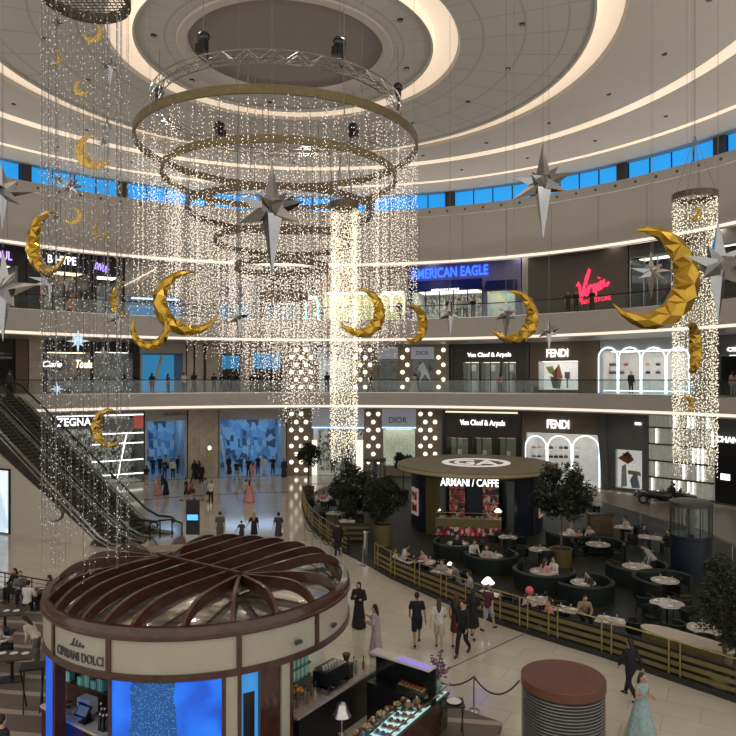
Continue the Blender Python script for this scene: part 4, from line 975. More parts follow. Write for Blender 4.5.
def person(loc, rz, pose, outfit, label, h=1.72, skin=0, cat='person', bag=None, group=None):
    """outfit: 'top:colour bottom:colour hair:colour' ; hair colours k, b, y"""
    t = thing('person', label, cat, loc, rad(rz), group); s = h/1.72; t.scale = (s, s, s)
    def put(part, m, name=None):
        me = fig_part(pose, part); o = bpy.data.objects.new(name or me.name, me); COL.objects.link(o); o.parent = t
        o.material_slots[0].link = 'OBJECT'; o.material_slots[0].material = m; return o
    put('body', SK2 if skin else SK)
    nofeet = False
    for w_ in outfit.split():
        k, c = w_.split(':')
        if k in ('short', 'longh', 'bun'): m = mat('hair_'+c, HAIRC[c], .6)
        else: m = cloth(c)
        if k in ('robe', 'gown'): nofeet = True
        put(k, m)
    if not nofeet and 'shoes' not in outfit: put('shoes', cloth('D'))
    if bag:
        x = .24; b = MB().box(x-.05, x+.05, -.15, .15, .62, .86); b.build('handbag', cloth(bag), t)
        MB().tube([(x,-.1,.86),(x,0,1.1),(x,.1,.86)], .01, 5).build('bag_strap', cloth(bag), t)
    return t
# ---------------------------------------------------------------- round dessert kiosk, lower left
KX, KY, KR = -4.36, 18.0, 3.88
def ka(px, R=KR):                             # angle about the kiosk of the near point seen at column px
    u = (px-HX)/F; a = u*u+1; b = u*KX+KY; c = KX*KX+KY*KY-R*R; q = b*b-a*c
    d = (b-sqrt(max(q, 0)))/a; return atan2(d-KY, u*d-KX)
kio = thing('dessert_kiosk', 'round walnut and cream dessert kiosk with ribbed glazed roof and blue screens', 'kiosk', (KX, KY, 0))
def kl(prof, name, m, n=96, a=0, b=2*pi, **kw): return MB().lathe(prof, n, t0=a, t1=b, closed=True, cap=True).build(name, m, kio, True)
rimp = [(KR-.20,3.55),(KR+.02,3.55),(KR+.02,3.60),(KR-.01,3.63),(KR-.02,3.76),(KR-.06,3.81),(KR-.20,3.81)]
kl(rimp, 'roof_rim', walnut_m)
kl([(KR-.12,2.84),(KR-.05,2.84),(KR-.05,3.55),(KR-.12,3.55)], 'fascia_panel', cream_m)
kl([(KR-.2,2.70),(KR,2.70),(KR,2.84),(KR-.2,2.84)], 'lower_band', walnut_m)
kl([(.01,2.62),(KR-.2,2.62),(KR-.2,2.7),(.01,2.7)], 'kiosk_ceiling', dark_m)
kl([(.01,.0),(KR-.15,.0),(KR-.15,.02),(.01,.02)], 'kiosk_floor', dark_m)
kl([(1.35,.02),(1.45,.02),(1.45,2.62),(1.35,2.62)], 'core_wall', walnut_m, 40)
for px in (52, 107.5, 239.5, 318): t = ka(px); kl([(KR-.13,2.84),(KR+.0,2.84),(KR+.0,3.55),(KR-.13,3.55)], 'fascia_divider', walnut_m, 2, t-.014, t+.014)
def karc(name, px0, px1, z0, z1, m, r0=KR-.22, r1=KR-.06): return kl([(r0,z0),(r1,z0),(r1,z1),(r0,z1)], name, m, 12, ka(px0), ka(px1))
scr = mat('blue_underwater_screen', (.02,.1,.4), .3, e=(.02,.2,.9), es=.9)
N_, L_, B_ = nodes(scr); tc = N_.new('ShaderNodeTexCoord'); vo = N_.new('ShaderNodeTexVoronoi'); vo.inputs['Scale'].default_value = 24
sx = N_.new('ShaderNodeSeparateXYZ'); L_.new(tc.outputs['Object'], sx.inputs[0]); L_.new(tc.outputs['Object'], vo.inputs['Vector'])
rp = N_.new('ShaderNodeValToRGB'); rp.color_ramp.elements[0].color = (.14,.42,.52,1); rp.color_ramp.elements[1].color = (.0,.03,.09,1); rp.color_ramp.elements[0].position = .12; rp.color_ramp.elements[1].position = .34
L_.new(vo.outputs['Distance'], rp.inputs[0])
nz = N_.new('ShaderNodeTexNoise'); nz.inputs['Scale'].default_value = 1.4; nz.inputs['Detail'].default_value = 1; L_.new(tc.outputs['Object'], nz.inputs[0])
b2 = N_.new('ShaderNodeValToRGB'); b2.color_ramp.elements[0].color = (.0,.05,.48,1); b2.color_ramp.elements[1].color = (.01,.17,.92,1); b2.color_ramp.elements[0].position = .35; b2.color_ramp.elements[1].position = .65; L_.new(nz.outputs[0], b2.inputs[0])
def mth2(op, a, b_=None): return mth(op, a, b_)
N_keep = N_
xx = mth2('ABSOLUTE', mth2('ADD', sx.outputs[0], .12)); zz_ = mth2('LESS_THAN', mth2('ADD', xx, mth2('MULTIPLY', nz.outputs[0], .3)), .62)
mm = N_.new('ShaderNodeMix'); mm.data_type = 'RGBA'; L_.new(zz_, mm.inputs[0]); L_.new(b2.outputs[0], mm.inputs[6]); L_.new(rp.outputs[0], mm.inputs[7]); L_.new(mm.outputs[2], B_.inputs['Emission Color'])
blue_scr = glow('plain_blue_screen', (.01,.10,.65), .8)
karc('screen', 110, 222, .1, 2.66, scr); karc('screen', 43, 51, .1, 2.66, blue_scr)
for a, c in ((107, 110), (222, 226), (238, 242), (51.5, 54), (291, 294)): karc('walnut_post', a, c, 0, 2.7, walnut_m, KR-.26, KR-.02)
for a, c in ((226, 238), (283, 291)): karc('cream_post', a, c, 0, 2.7, cream_m, KR-.24, KR-.04)
karc('blue_side_screen', 243, 262, .1, 2.66, glow('pale_blue_screen', (.05,.30,.75), .6), KR-.3, KR-.22); karc('walnut_post', 262, 283, 0, 2.7, walnut_m, KR-.26, KR-.10)
pts = []
karc('dark_figure_print', 246, 258, .1, 2.2, black_m, KR-.21, KR-.20)
# roof: reflective glazing and the swept ribs
roofg = mat('wavy_reflective_roof_glazing', (.40,.38,.33), .10, m=.85, var=.5, sc=2.5, bump=.5)
N_, L_, B_ = nodes(roofg)
nn = [n for n in N_ if n.type == 'TEX_NOISE'][0]; mp = N_.new('ShaderNodeMapping'); mp.inputs['Rotation'].default_value = (0,0,.3); mp.inputs['Scale'].default_value = (.35,2.6,1)
tcn = [n for n in N_ if n.type == 'TEX_COORD'][0]; L_.new(tcn.outputs['Object'], mp.inputs[0]); L_.new(mp.outputs[0], nn.inputs['Vector'])
h1 = G(240, 578, 4.2)-Vector((KX, KY, 0)); h2 = G(163, 560, 4.2)-Vector((KX, KY, 0))
prof = lambda s: 3.80+.42*(1-abs(s)**3.2)
b = MB(); b.lathe([(KR-.19, 3.76)]+[((KR-.3)*s, prof(s)-.30+.05) for s in (.97,.9,.8,.65,.5,.3,.15)]+[(.01, prof(0)-.25)], 72)
b.build('roof_glazing', roofg, kio, True)
def rib(p0, p1, sweep=0.0, w_=.085, hgt=.20):
    n = 14; vs = []; fs = []
    d = Vector((p1.x-p0.x, p1.y-p0.y, 0)); L = d.length; d.normalize(); sd = Vector((-d.y, d.x, 0))
    for i in range(n+1):
        s = i/n; s = sin(pi/2*i/n); c = p0.lerp(p1, s); c = Vector((c.x, c.y, 0))+sd*sweep*sin(pi*s)
        top = 3.86+.45*(1-s**7) if i < n else 3.84; bot = top-.26 if i < n else 3.66
        for (y, z) in ((-w_/2, top), (w_/2, top), (w_/2, bot), (-w_/2, bot)): vs.append(c+sd*y+Vector((0,0,z)))
    for i in range(n):
        for k in range(4): fs.append((i*4+k, (i+1)*4+k, (i+1)*4+(k+1)%4, i*4+(k+1)%4))
    fs += [(0,1,2,3), tuple(range(n*4, n*4+4))[::-1]]
    MB().add(vs, fs).build('roof_rib', walnut_m, kio)
def thru(p0, p1, w_=.095):
    n = 30; vs = []; fs = []; d = Vector((p1.x-p0.x, p1.y-p0.y, 0)).normalized(); sd = Vector((-d.y, d.x, 0))
    for i in range(n+1):
        s = abs(2*i/n-1); c = p0.lerp(p1, .5-.5*cos(pi*i/n)); c.z = 0; s = abs(cos(pi*i/n))
        top = 3.86+.45*(1-s**7); bot = top-.26 if 0 < i < n else 3.66
        for (y, z) in ((-w_/2, top), (w_/2, top), (w_/2, max(bot, 3.66)), (-w_/2, max(bot, 3.66))): vs.append(c+sd*y+Vector((0,0,z)))
    for i in range(n):
        for k in range(4): fs.append((i*4+k, (i+1)*4+k, (i+1)*4+(k+1)%4, i*4+(k+1)%4))
    fs += [(0,1,2,3), tuple(range(n*4, n*4+4))[::-1]]; MB().add(vs, fs).build('roof_rib', walnut_m, kio)
def rimp_(a, r=KR-.14): return Vector((r*cos(a), r*sin(a), 3.8))
h1.z = h2.z = 0
ax = atan2(h1.y-h2.y, h1.x-h2.x)               # axis of the spine
def kfar(px, R=KR-.14):
    u = (px-HX)/F; a = u*u+1; b = u*KX+KY; c = KX*KX+KY*KY-R*R; d = (b+sqrt(max(b*b-a*c, 0)))/a; return atan2(d-KY, u*d-KX)
for pa, pb in ((132,325), (104,307), (83,288), (67,268), (56,245)): thru(rimp_(ka(pa, KR-.14)), rimp_(kfar(pb)))
for px in (183, 232, 277, 314, 336): rib(h1, rimp_(ka(px, KR-.14)))
for px in (338,): rib(h1, rimp_(kfar(px)))
rib(h2, rimp_(ka(48.5, KR-.14)))
for px in (60, 85, 115, 150, 185, 218): rib(h2, rimp_(kfar(px)))
MB().beam(h2+Vector((0,0,4.30)), h1+Vector((0,0,4.30)), .08, .10).build('roof_spine', walnut_m, kio)
b = MB(); b.beam(h2+Vector((0,0,4.34)), rimp_(ax+pi-.1)+Vector((0,0,.35)), .04, .03).beam(h1+Vector((0,0,4.34)), h2+Vector((.0,.0,4.34)), .04, .03).build('roof_tie_bar', mat('mauve_brown_metal', (.2,.12,.11), .4, m=.5), kio)
v = h2+(h2-h1).normalized()*.2; MB().add([(v.x-.5,v.y+.5,4.42),(v.x+.55,v.y+.75,4.42),(v.x+.15,v.y+.05,4.2),(v.x-.1,v.y+.0,4.2),(v.x-.4,v.y+.55,4.3),(v.x+.45,v.y+.7,4.3),(v.x+.13,v.y+.1,4.1),(v.x-.08,v.y+.05,4.1)], [(0,3,2,1),(4,5,6,7),(0,1,5,4),(1,2,6,5),(2,3,7,6),(3,0,4,7)]).build('roof_vent_tray', mat('olive_beige_metal', (.22,.19,.12), .4, m=.3), kio)
def warp_text(txt, px0, px1, z0, z1, m, name):
    a0, a1 = ka(px0), ka(px1); R_ = KR-.03; b = text_mb(txt, (a1-a0), z1-z0, .02)
    b.v = [((R_-v[1])*cos((a0+a1)/2+v[0]), (R_-v[1])*sin((a0+a1)/2+v[0]), (z0+z1)/2+v[2]) for v in b.v]
    b.build(name, m, kio)['label'] = 'dark raised lettering on the cream fascia'
warp_text('CIPRIANI DOLCI', 56, 102, 2.93, 3.13, letter_dk, 'sign_lettering')
a_ = ka(74); b = MB()
for k in range(4): b.beam(((KR-.03)*cos(a_+.03*k-.03), (KR-.03)*sin(a_+.03*k-.03), 3.24), ((KR-.03)*cos(a_+.025*k-.01), (KR-.03)*sin(a_+.025*k-.01), 3.40-.03*k), .02, .03)
b.beam(((KR-.03)*cos(a_-.05), (KR-.03)*sin(a_-.05), 3.24), ((KR-.03)*cos(a_+.07), (KR-.03)*sin(a_+.07), 3.27), .02, .03).build('emblem', letter_dk, kio)
for px in (298, 333):
    a_ = ka(px, KR); t = thing('security_camera', 'small grey camera on the cream fascia of the kiosk, '+('above the mint boxes' if px < 300 else 'near its right end'), 'camera', (KX+(KR)*cos(a_), KY+KR*sin(a_), 3.1), a_-pi/2)
    MB().cbox((0,-.03,0), (.08,.06,.08)).build('bracket', steel_m, t); MB().tube([(-.07,.03,0),(.1,.05,0)], .045, 8).build('camera_body', mat('dark_grey_plastic', (.05,.05,.05), .4), t, True)
# counters of the kiosk
mint = mat('mint_green_card', (.16,.52,.38), .5, var=.05)
marble = mat('white_marble_top', (.60,.57,.53), .2, var=.1, sc=3)
def strip_counter(name, label, outer, inner, h, body_m, top_m, top_over=.04):
    t = thing(name, label, 'counter'); t.location = outer[0]; o = Vector(t.location); o.z = 0; t.location = o
    po = [(p.x-o.x, p.y-o.y) for p in outer]+[(p.x-o.x, p.y-o.y) for p in inner[::-1]]
    cx_ = sum(p[0] for p in po)/len(po); cy_ = sum(p[1] for p in po)/len(po)
    MB().prism([(cx_+(x-cx_)*.96, cy_+(y-cy_)*.96) for x, y in po], 0, h-.06).build('counter_body', body_m, t)
    MB().prism(po, h-.06, h).build('counter_top', top_m, t); return t
A_ = lambda px, r: Vector((KX+r*cos(ka(px)), KY+r*sin(ka(px)), 0))
CO = [G(40,705,1.1), G(66,720,1.1), G(93,733,1.1), G(109,741,1.1)]; CI = [G(54,700,1.1), G(74,707,1.1), G(96,714,1.1), G(109,719,1.1)]
strip_counter('cash_counter', 'walnut cash counter with white top under the kiosk sign', CO, CI, 1.1, walnut_m, marble)
def cpos(s_, o_, z=1.1):
    j = min(int(s_*3), 2); q = CO[j].lerp(CO[j+1], s_*3-j).lerp(CI[j].lerp(CI[j+1], s_*3-j), o_); q.z = z; return q
t = thing('payment_terminal', 'tilted black screen terminal on the white cash counter', 'terminal', cpos(.55, .35), -.5)
b = MB(); b.box(-.2,.2,-.02,.02,-.14,.14).xf(Matrix.Translation((0,-.05,.28)) @ Matrix.Rotation(-.6, 4, 'X')).build('screen', black_m, t); MB().cbox((0,.05,.1), (.12,.12,.2)).build('stand', black_m, t); MB().cbox((0,.03,.015), (.26,.26,.03)).build('foot', black_m, t)
MB().box(-.16,.16,-.026,-.02,-.1,.1).xf(Matrix.Translation((0,-.05,.28)) @ Matrix.Rotation(-.6, 4, 'X')).build('lit_display', mat('dim_screen', (.06,.08,.12), .3, e=(.3,.4,.6), es=.15), t)
t = thing('printer', 'white receipt printer behind the tilted black terminal', 'printer', cpos(.55, .85), -.5); MB().cbox((0,0,.22), (.42,.25,.34)).build('body', white_m, t); MB().cbox((0,-.13,.3), (.3,.02,.04)).build('slot', black_m, t)
for i, (px, r) in enumerate(((.8,.3),(.83,.6),(.87,.3),(.9,.65),(.8,.85),(.95,.4))):
    t = thing('bottle', 'dark slim bottle at the right end of the white cash counter', 'bottle', cpos(px, r), 0, 'dark bottles on the cash counter')
    MB().lathe([(.001,0),(.045,0),(.045,.2),(.018,.27),(.018,.36),(.001,.36)], 12).build('bottle_body', black_m, t, True); MB().tube([(0,0,.34),(0,0,.38)], .022, 8).build('cap', white_m, t)
for i, (px, r) in enumerate(((.1,.5),(.16,.3),(.18,.7),(.24,.5),(.3,.75),(.32,.4))):
    t = thing('glass_jar', 'small clear jar with dark lid on the left end of the cash counter', 'jar', cpos(px, r), 0, 'jars on the cash counter')
    MB().tube([(0,0,0),(0,0,.16)], .06, 12).build('jar_body', mat('jar_contents', (.35,.28,.2), .3), t, True); MB().tube([(0,0,.16),(0,0,.19)], .062, 12).build('lid', black_m, t)
def gift(name, label, p, rz, sz, m, grp):
    t = thing(name, label, 'box', p, rz, grp); a, b_, c = sz
    MB().cbox((0,0,c*.4), (a,b_,c*.8)).build('box_base', m, t); MB().cbox((0,0,c*.88), (a*1.04,b_*1.04,c*.24)).build('lid', m, t); MB().box(-.012,.012,-b_*.53,b_*.53,0,c*1.01).build('ribbon', white_m, t)
SA = Vector(((56-HX)/F*17.2, 17.2, 0)); SB = Vector(((110-HX)/F*16.3, 16.3, 0)); sv = (SB-SA); SL = sv.length; sv.normalize(); srz = atan2(sv.y, sv.x)
sh = thing('display_shelf', 'walnut display shelves holding mint green boxes under the kiosk sign', 'shelf', SA, srz)
MB().box(0, SL, .3, .36, 0, 2.62).build('back_panel', walnut_m, sh)
for z in (1.42, 1.78, 2.12): MB().box(0, SL, -.02, .3, z-.03, z).build('shelf_board', walnut_m, sh)
for z in (1.42, 1.78, 2.12):
    for i in range(8):
        if RN.random() < .15: continue
        gift('gift_box', 'mint green gift box on the walnut shelf under the kiosk sign', SA+sv*(.12+i*SL/8.2)+Vector((-sv.y,sv.x,0))*.12+Vector((0,0,z)), srz, (.19,.16,RN.choice((.20,.25,.29))), mint if RN.random() < .75 else white_m, 'mint boxes left shelf')
# right side: shelf of mint boxes, back bar, coffee machine
bb1, bb2 = G(292, 722, 1.1), G(378, 667, 1.1); dd = (bb2-bb1).normalized(); nn_ = Vector((-dd.y, dd.x, 0))
bb1 = bb1+dd*.2
strip_counter('back_bar', 'dark back bar with stone top inside the kiosk behind the pastry display', [Vector((bb1.x, bb1.y, 0)), Vector((bb2.x, bb2.y, 0))], [Vector((bb1.x, bb1.y, 0))+nn_*.65, Vector((bb2.x, bb2.y, 0))+nn_*.65], 1.1, black_m, mat('pinkish_stone_top', (.42,.36,.32), .25, var=.15))
def bar(s, o, z=1.1): q = bb1.lerp(bb2, s)+nn_*o; q.z = z; return q
rzb = atan2(dd.y, dd.x)
cm = thing('coffee_machine', 'chrome and black espresso machine on the back bar', 'coffee machine', bar(.50, .33), rzb)
MB().cbox((0,0,.36), (.85,.5,.3)).build('body', black_m, cm); MB().cbox((0,0,.07), (.85,.5,.14)).build('drip_tray', steel_m, cm); MB().cbox((0,0,.55), (.8,.46,.06)).build('cup_rail', steel_m, cm)
MB().cbox((0,.18,.2), (.85,.12,.2)).build('splash_back', steel_m, cm)
for x in (-.22, .22): MB().tube([(x,-.1,.24),(x,-.1,.16),(x,-.3,.15)], .03, 8).build('group_head', steel_m, cm, True)
for k in range(6):
    c = thing('cup', 'white cup stacked on top of the espresso machine', 'cup', bar(.50, .33, 1.68)+dd*(-.3+.12*k), 0, 'cups on the espresso machine')
    MB().lathe([(.001,0),(.025,0),(.042,.07),(.036,.07),(.02,.01),(.001,.01)], 12).build('cup_body', white_m, c, True)
gr = thing('coffee_grinder', 'black coffee grinder with clear hopper at the far end of the back bar', 'grinder', bar(.70, .33), rzb)
MB().cbox((0,0,.2), (.2,.3,.4)).build('body', black_m, gr); MB().lathe([(.04,.4),(.11,.62),(.11,.64),(.001,.64)], 12).build('hopper', mat('brown_bean_hopper', (.08,.04,.02), .2), gr, True)
t = thing('orange_juicer', 'yellow citrus press and fruit stand on the back bar left of the espresso machine', 'juicer', bar(.12, .33), rzb)
MB().tube([(0,0,0),(0,0,.5)], .05, 10).build('stand', brass_m, t); 
for k in range(5): MB().ell((.09*cos(k*1.25), .09*sin(k*1.25), .42+.05*(k%2)), (.055,.055,.055), 8).build('fruit', mat('orange_fruit', (.65,.28,.02), .5), t, True)
for k in range(7):
    s_ = (.20,.24,.28,.32,.80,.85,.9)[k]; t = thing('bottle', 'syrup bottle standing on the back bar', 'bottle', bar(s_, .25+.2*(k%2)), 0, 'syrup bottles on the back bar')
    MB().lathe([(.001,0),(.04,0),(.04,.18),(.015,.25),(.015,.32),(.001,.32)], 10).build('bottle_body', mat('syrup_%d' % (k%3), [(.25,.12,.03),(.2,.25,.2),(.35,.3,.2)][k%3], .2), t, True); MB().tube([(0,0,.31),(0,0,.36)], .018, 6).build('cap', black_m, t)
rk = thing('gift_box_rack', 'hanging dark rack filled with mint green boxes at the right of the kiosk', 'rack', bar(.22, .75, 1.55), rzb)
MB().cbox((0,.12,.4), (1.0,.04,.95)).build('back_board', navy, rk)
for z in (0, .3, .6): MB().cbox((0,0,z), (1.0,.3,.03)).build('shelf_board', steel_m, rk)
for z in (0, .3, .6):
    for i in range(6): gift('gift_box', 'mint green box in the hanging rack beside the espresso machine', bar(.22, .75, 1.57+z)+dd*(-.4+.16*i), rzb, (.14,.16,.22), mint, 'mint boxes in the rack')
# pastry display counter
oc = [G(330,775,1.2), G(389,736,1.2), G(431,701,1.2), G(450,684,1.2)]; ic = [G(296,775,1.2), G(342,735,1.2), G(371,709,1.2), G(408,690,1.2)]
pc = strip_counter('pastry_counter', 'curved walnut pastry counter with brightly lit glass top at the kiosk', oc, ic, 1.0, walnut_m, mat('dark_counter_trim', (.05,.04,.035), .3))
orig = pc.location
lit_tray = glow('cool_lit_display_base', (.62,.86,.86), .9)
for i in range(3):
    q = [oc[i].lerp(ic[i], .08), oc[i+1].lerp(ic[i+1], .08), oc[i+1].lerp(ic[i+1], .62), oc[i].lerp(ic[i], .62)]
    MB().prism([(p.x-orig.x, p.y-orig.y) for p in q], 1.0, 1.03).build('lit_display_base', lit_tray, pc)
    MB().prism([(p.x-orig.x, p.y-orig.y) for p in q], 1.21, 1.22).build('glass_lid', glass_m, pc)
    a, b_ = oc[i]-orig, oc[i+1]-orig; a.z = b_.z = 1.11; MB().beam(a, b_, .015, .2).build('front_glass', glass_m, pc)
    a.z = b_.z = 1.225; MB().beam(a, b_, .03, .03).build('glass_edge_trim', steel_m, pc)
pas = [mat('pastry_%d' % k, c, .5) for k, c in enumerate(((.30,.13,.04),(.10,.03,.03),(.62,.52,.38),(.45,.07,.06),(.5,.36,.16),(.05,.04,.05)))]
k = 0
for i in range(46):
    s_ = i/46*2.9+.05; j = int(s_); s2 = s_-j; row = (.18, .34, .50)[i % 3]
    a = oc[j].lerp(oc[j+1], s2); c = ic[j].lerp(ic[j+1], s2); p = a.lerp(c, row); p.z = 1.03
    t = thing('pastry', 'small pastry on a white plate inside the lit glass counter', 'pastry', p, i, 'pastries in the lit counter')
    MB().lathe([(.001,.0),(.09,.0),(.10,.015),(.001,.015)], 12).build('plate', white_m, t, True)
    if i % 2: MB().lathe([(.001,.085),(.04,.075),(.055,.03),(.05,.015),(.001,.015)], 10).build('cake', pas[i % 6], t, True)
    else: MB().cbox((0,0,.045), (.10,.06,.06)).build('cake', pas[(i*5+1) % 6], t)
for i in range(12):
    s_ = i/12*2.8+.1; j = int(s_); a = oc[j].lerp(oc[j+1], s_-j); c = ic[j].lerp(ic[j+1], s_-j); p = a.lerp(c, .82); p.z = 1.0
    t = thing('cake_tray', 'round tray of baked goods along the inner edge of the pastry counter', 'tray', p, i, 'trays on the inner edge of the pastry counter')
    MB().tube([(0,0,0),(0,0,.06)], .13, 14).build('tray_base', steel_m, t, True)
    for q in range(5): MB().ell((.07*cos(q*1.26), .07*sin(q*1.26), .09), (.045,.045,.04), 8).build('bun', pas[(i+q) % 6 if i % 2 else 4], t, True)
t = thing('chrome_bell_lamp', 'chrome bell shaped heat lamp above the near end of the pastry counter', 'lamp', G(372,722,1.0).lerp(G(342,735,1.0), 1.0), 0)
t.location.z = 1.0
MB().lathe([(.20,.42),(.21,.44),(.16,.52),(.13,.62),(.10,.70),(.04,.74),(.001,.74)], 24).build('shade', steel_m, t, True); MB().tube([(0,0,0),(0,0,.5)], .02, 8).build('stem', steel_m, t); MB().tube([(0,0,0),(0,0,.03)], .1, 12).build('base', steel_m, t)
fr = thing('back_lit_display_case', 'tall dark display case with violet lit top at the far end of the kiosk', 'display case', G(400, 700, .9), atan2(G(428,665,1.9).y-G(373,648,1.9).y, G(428,665,1.9).x-G(373,648,1.9).x))
fr.location.z = 0
MB().box(-.95,.9,-.15,.30,0,1.15).build('cabinet', black_m, fr); MB().box(-.95,.9,.24,.3,1.15,1.85).build('back_panel', black_m, fr); MB().box(-.95,.9,-.05,.3,1.85,1.9).build('top_panel', marble, fr); MB().box(-.1,.85,-.04,.2,1.90,1.915).build('violet_glow_strip', glow('violet_strip', (.35,.25,.8), .5), fr)
MB().box(-.93,.88,-.06,-.05,1.2,1.84).build('front_glass', glass_m, fr)
MB().box(-.1,.75,-.05,.2,1.15,1.3).build('steel_tray', steel_m, fr)
for i in range(14):
    p = Matrix.Translation(fr.location) @ Matrix.Rotation(fr.rotation_euler.z, 4, 'Z') @ Vector((-.02+.11*(i % 7), .02+.1*(i//7), 1.3)); t = thing('red_tart', 'red berry tart in the steel tray of the dark display case', 'tart', p, 0, 'red tarts in the display case')
    MB().tube([(0,0,0),(0,0,.03)], .045, 10).build('crust', pas[4], t); MB().ell((0,0,.04), (.038,.038,.025), 8).build('berries', mat('red_berries', (.45,.03,.02), .3), t, True)
fl = thing('flower_vase', 'vase of purple orchids at the far right end of the pastry counter', 'flowers', G(437, 693, 1.0), 0)
MB().lathe([(.001,0),(.09,0),(.13,.18),(.08,.34),(.10,.38),(.07,.38),(.001,.3)], 16).build('vase', mat('mint_glass_vase', (.25,.5,.42), .15), fl, True)
b = MB(); b2 = MB(); rb = random.Random(9)
for k in range(12):
    a = rb.uniform(0, 6.28); L = rb.uniform(.35, .85); q = rb.uniform(.05, .28); e_ = Vector((q*cos(a), q*sin(a), .3+L)); b.tube([(0,0,.3), e_*.5+Vector((0,0,.25)), e_], .008, 4)
    for j in range(5):
        c = e_*(1-.09*j)+Vector((rb.uniform(-.05,.05), rb.uniform(-.05,.05), .02)); 
        for m_ in range(4): an_ = m_*pi/2+rb.random(); b2.ell(c+Vector((.03*cos(an_), .03*sin(an_), .01)), (.03,.02,.014), 6)
b.build('stems', mat('green_stem', (.05,.12,.03), .5), fl); b2.build('blossoms', mat('purple_petals', (.22,.05,.20), .5), fl, True)
for i in range(4):
    p = oc[3].lerp(ic[3], .2+.2*i)+Vector((.0,-.12*i,0)); p.z = 1.03
    t = thing('gold_wrapped_gift', 'gold wrapped cake with a bow near the orchid vase', 'gift', p-Vector((.25,.35,0)), i, 'gold wrapped cakes'); MB().ell((0,0,.10), (.10,.10,.09), 10).build('wrapped_cake', mat('gold_wrap', (.45,.30,.14), .4, m=.4), t); MB().ell((0,0,.2), (.05,.02,.03), 6).build('bow', white_m, t)

# terrace: striped floor, raised platform edge and rail
strp = mat('striped_terrace_floor', (.2,.2,.2), .6); N_, L_, B_ = nodes(strp); tc = N_.new('ShaderNodeTexCoord'); sx = N_.new('ShaderNodeSeparateXYZ'); L_.new(tc.outputs['Object'], sx.inputs[0])
fr_ = mth('FRACT', mth('MULTIPLY', mth('ADD', sx.outputs[1], mth('MULTIPLY', sx.outputs[0], .15)), .95)); st_ = mth('LESS_THAN', fr_, .22)
mx3 = N_.new('ShaderNodeMix'); mx3.data_type = 'RGBA'; mx3.inputs[6].default_value = (.13,.105,.085,1); mx3.inputs[7].default_value = (.36,.30,.24,1); L_.new(st_, mx3.inputs[0]); L_.new(mx3.outputs[2], B_.inputs['Base Color'])
struct(MB().prism([G(-120,578), G(20,590), G(58,606), G(110,660), G(110,800), G(-160,800)], -.01, .012).build('trim_11', strp))
def flatz(p, z=0): return Vector((p.x, p.y, z))
pl = MB().prism([G(415,690,.15), G(452,705,.15), G(487,717,.15), G(502,722,.15), G(478,790,.15), G(380,790,.15)], 0, .15)
struct(pl.build('trim_12', strp))
struct(MB().prism([G(470,722,.15), G(510,740,.15), G(500,800,.15), G(430,800,.15)], 0, .149).build('trim_13', taupe_floor))
def rail(name, label, pts, h, nb, m, post=1.6, mat_post=None, cat='railing', bars=True):
    t = thing(name, label, cat, (pts[0].x, pts[0].y, 0)); o = flatz(pts[0])
    q = [flatz(p)-o for p in pts]
    MB().tube([p+Vector((0,0,h)) for p in q], .03, 8).build('handrail', m, t, True)
    if bars:
        for k in range(nb): MB().tube([p+Vector((0,0,h*(k+.6)/(nb+.4))) for p in q], .012, 5).build('rail_bar', m, t)
    L = 0
    for a, b_ in zip(q, q[1:]):
        d = (b_-a).length; n = max(1, round(d/post))
        for k in range(n): p = a.lerp(b_, k/n); MB().tube([p, p+Vector((0,0,h))], .025, 6).build('post', m, t)
    MB().tube([q[-1], q[-1]+Vector((0,0,h))], .025, 6).build('post', m, t); return t
rail('terrace_railing', 'dark red-brown railing with thin bars behind the seated guests at left', [G(-60,563,1.15), G(5,573,1.15), G(60,583,1.15)], 1.15, 5, mat('red_brown_metal', (.08,.035,.03), .4, m=.4))

# slatted round column, lower centre right
q = Vector(((563-HX)/F*15.6, 15.6, 0)); t = thing('round_slatted_column', 'short round column of thin metal louvres with a reddish wooden top', 'column', q)
MB().lathe([(.001,2.2),(.93,2.2),(.945,2.185),(.945,1.99),(.92,1.98),(.001,1.98)], 64).build('wooden_cap', mat('red_brown_wood_cap', (.125,.045,.025), .35, var=.15, sc=2), t, True)
b = MB()
for k in range(26):
    z = .12+k*.072; b.lathe([(.86,z),(.93,z-.012),(.93,z+.012),(.86,z+.03)], 64, closed=True)
b.build('louvres', mat('grey_louvre_metal', (.30,.30,.30), .3, m=.7), t, True); MB().lathe([(.001,.0),(.86,.0),(.86,1.98),(.001,1.98)], 48).build('core', dark_m, t, True)
# stanchions and ropes
stn = thing('rope_stanchion', 'brass rope post standing on the marble', 'stanchion')
MB().lathe([(.001,0),(.16,0),(.16,.02),(.03,.05),(.025,.9),(.04,.93),(.035,.98),(.001,1.0)], 16).build('post', steel_m, stn, True); MB().tube([(-.06,0,.93),(.06,0,.93)], .015, 6).build('rope_ring', brass_m, stn)
SP = [(304.5,540), (312,548), (320.5,556), (331,562), (341,568), (363,566), (474,711)]
lab = ['lone chrome rope post beside the low brown platform', 'row of rope posts on the marble along the left cafe fence']
first = True
for i, (px, py) in enumerate(SP):
    s_ = place(stn, G(px, py), 0, lab[0] if i == 6 else lab[1])
    if i < 6: s_['group'] = 'rope posts along the left cafe fence'
def rope(p, q, sag, label, grp=None):
    n = 14; o = (p+q)/2; t = MB().tube([p.lerp(q, k/n)-o-Vector((0,0,sag*4*(k/n)*(1-k/n))) for k in range(n+1)], .022, 6).build('barrier_rope', mat('dark_rope', (.03,.015,.025), .7), None, True, o); tag(t, label, 'rope', grp)
up_ = lambda p: p+Vector((0,0,.93))
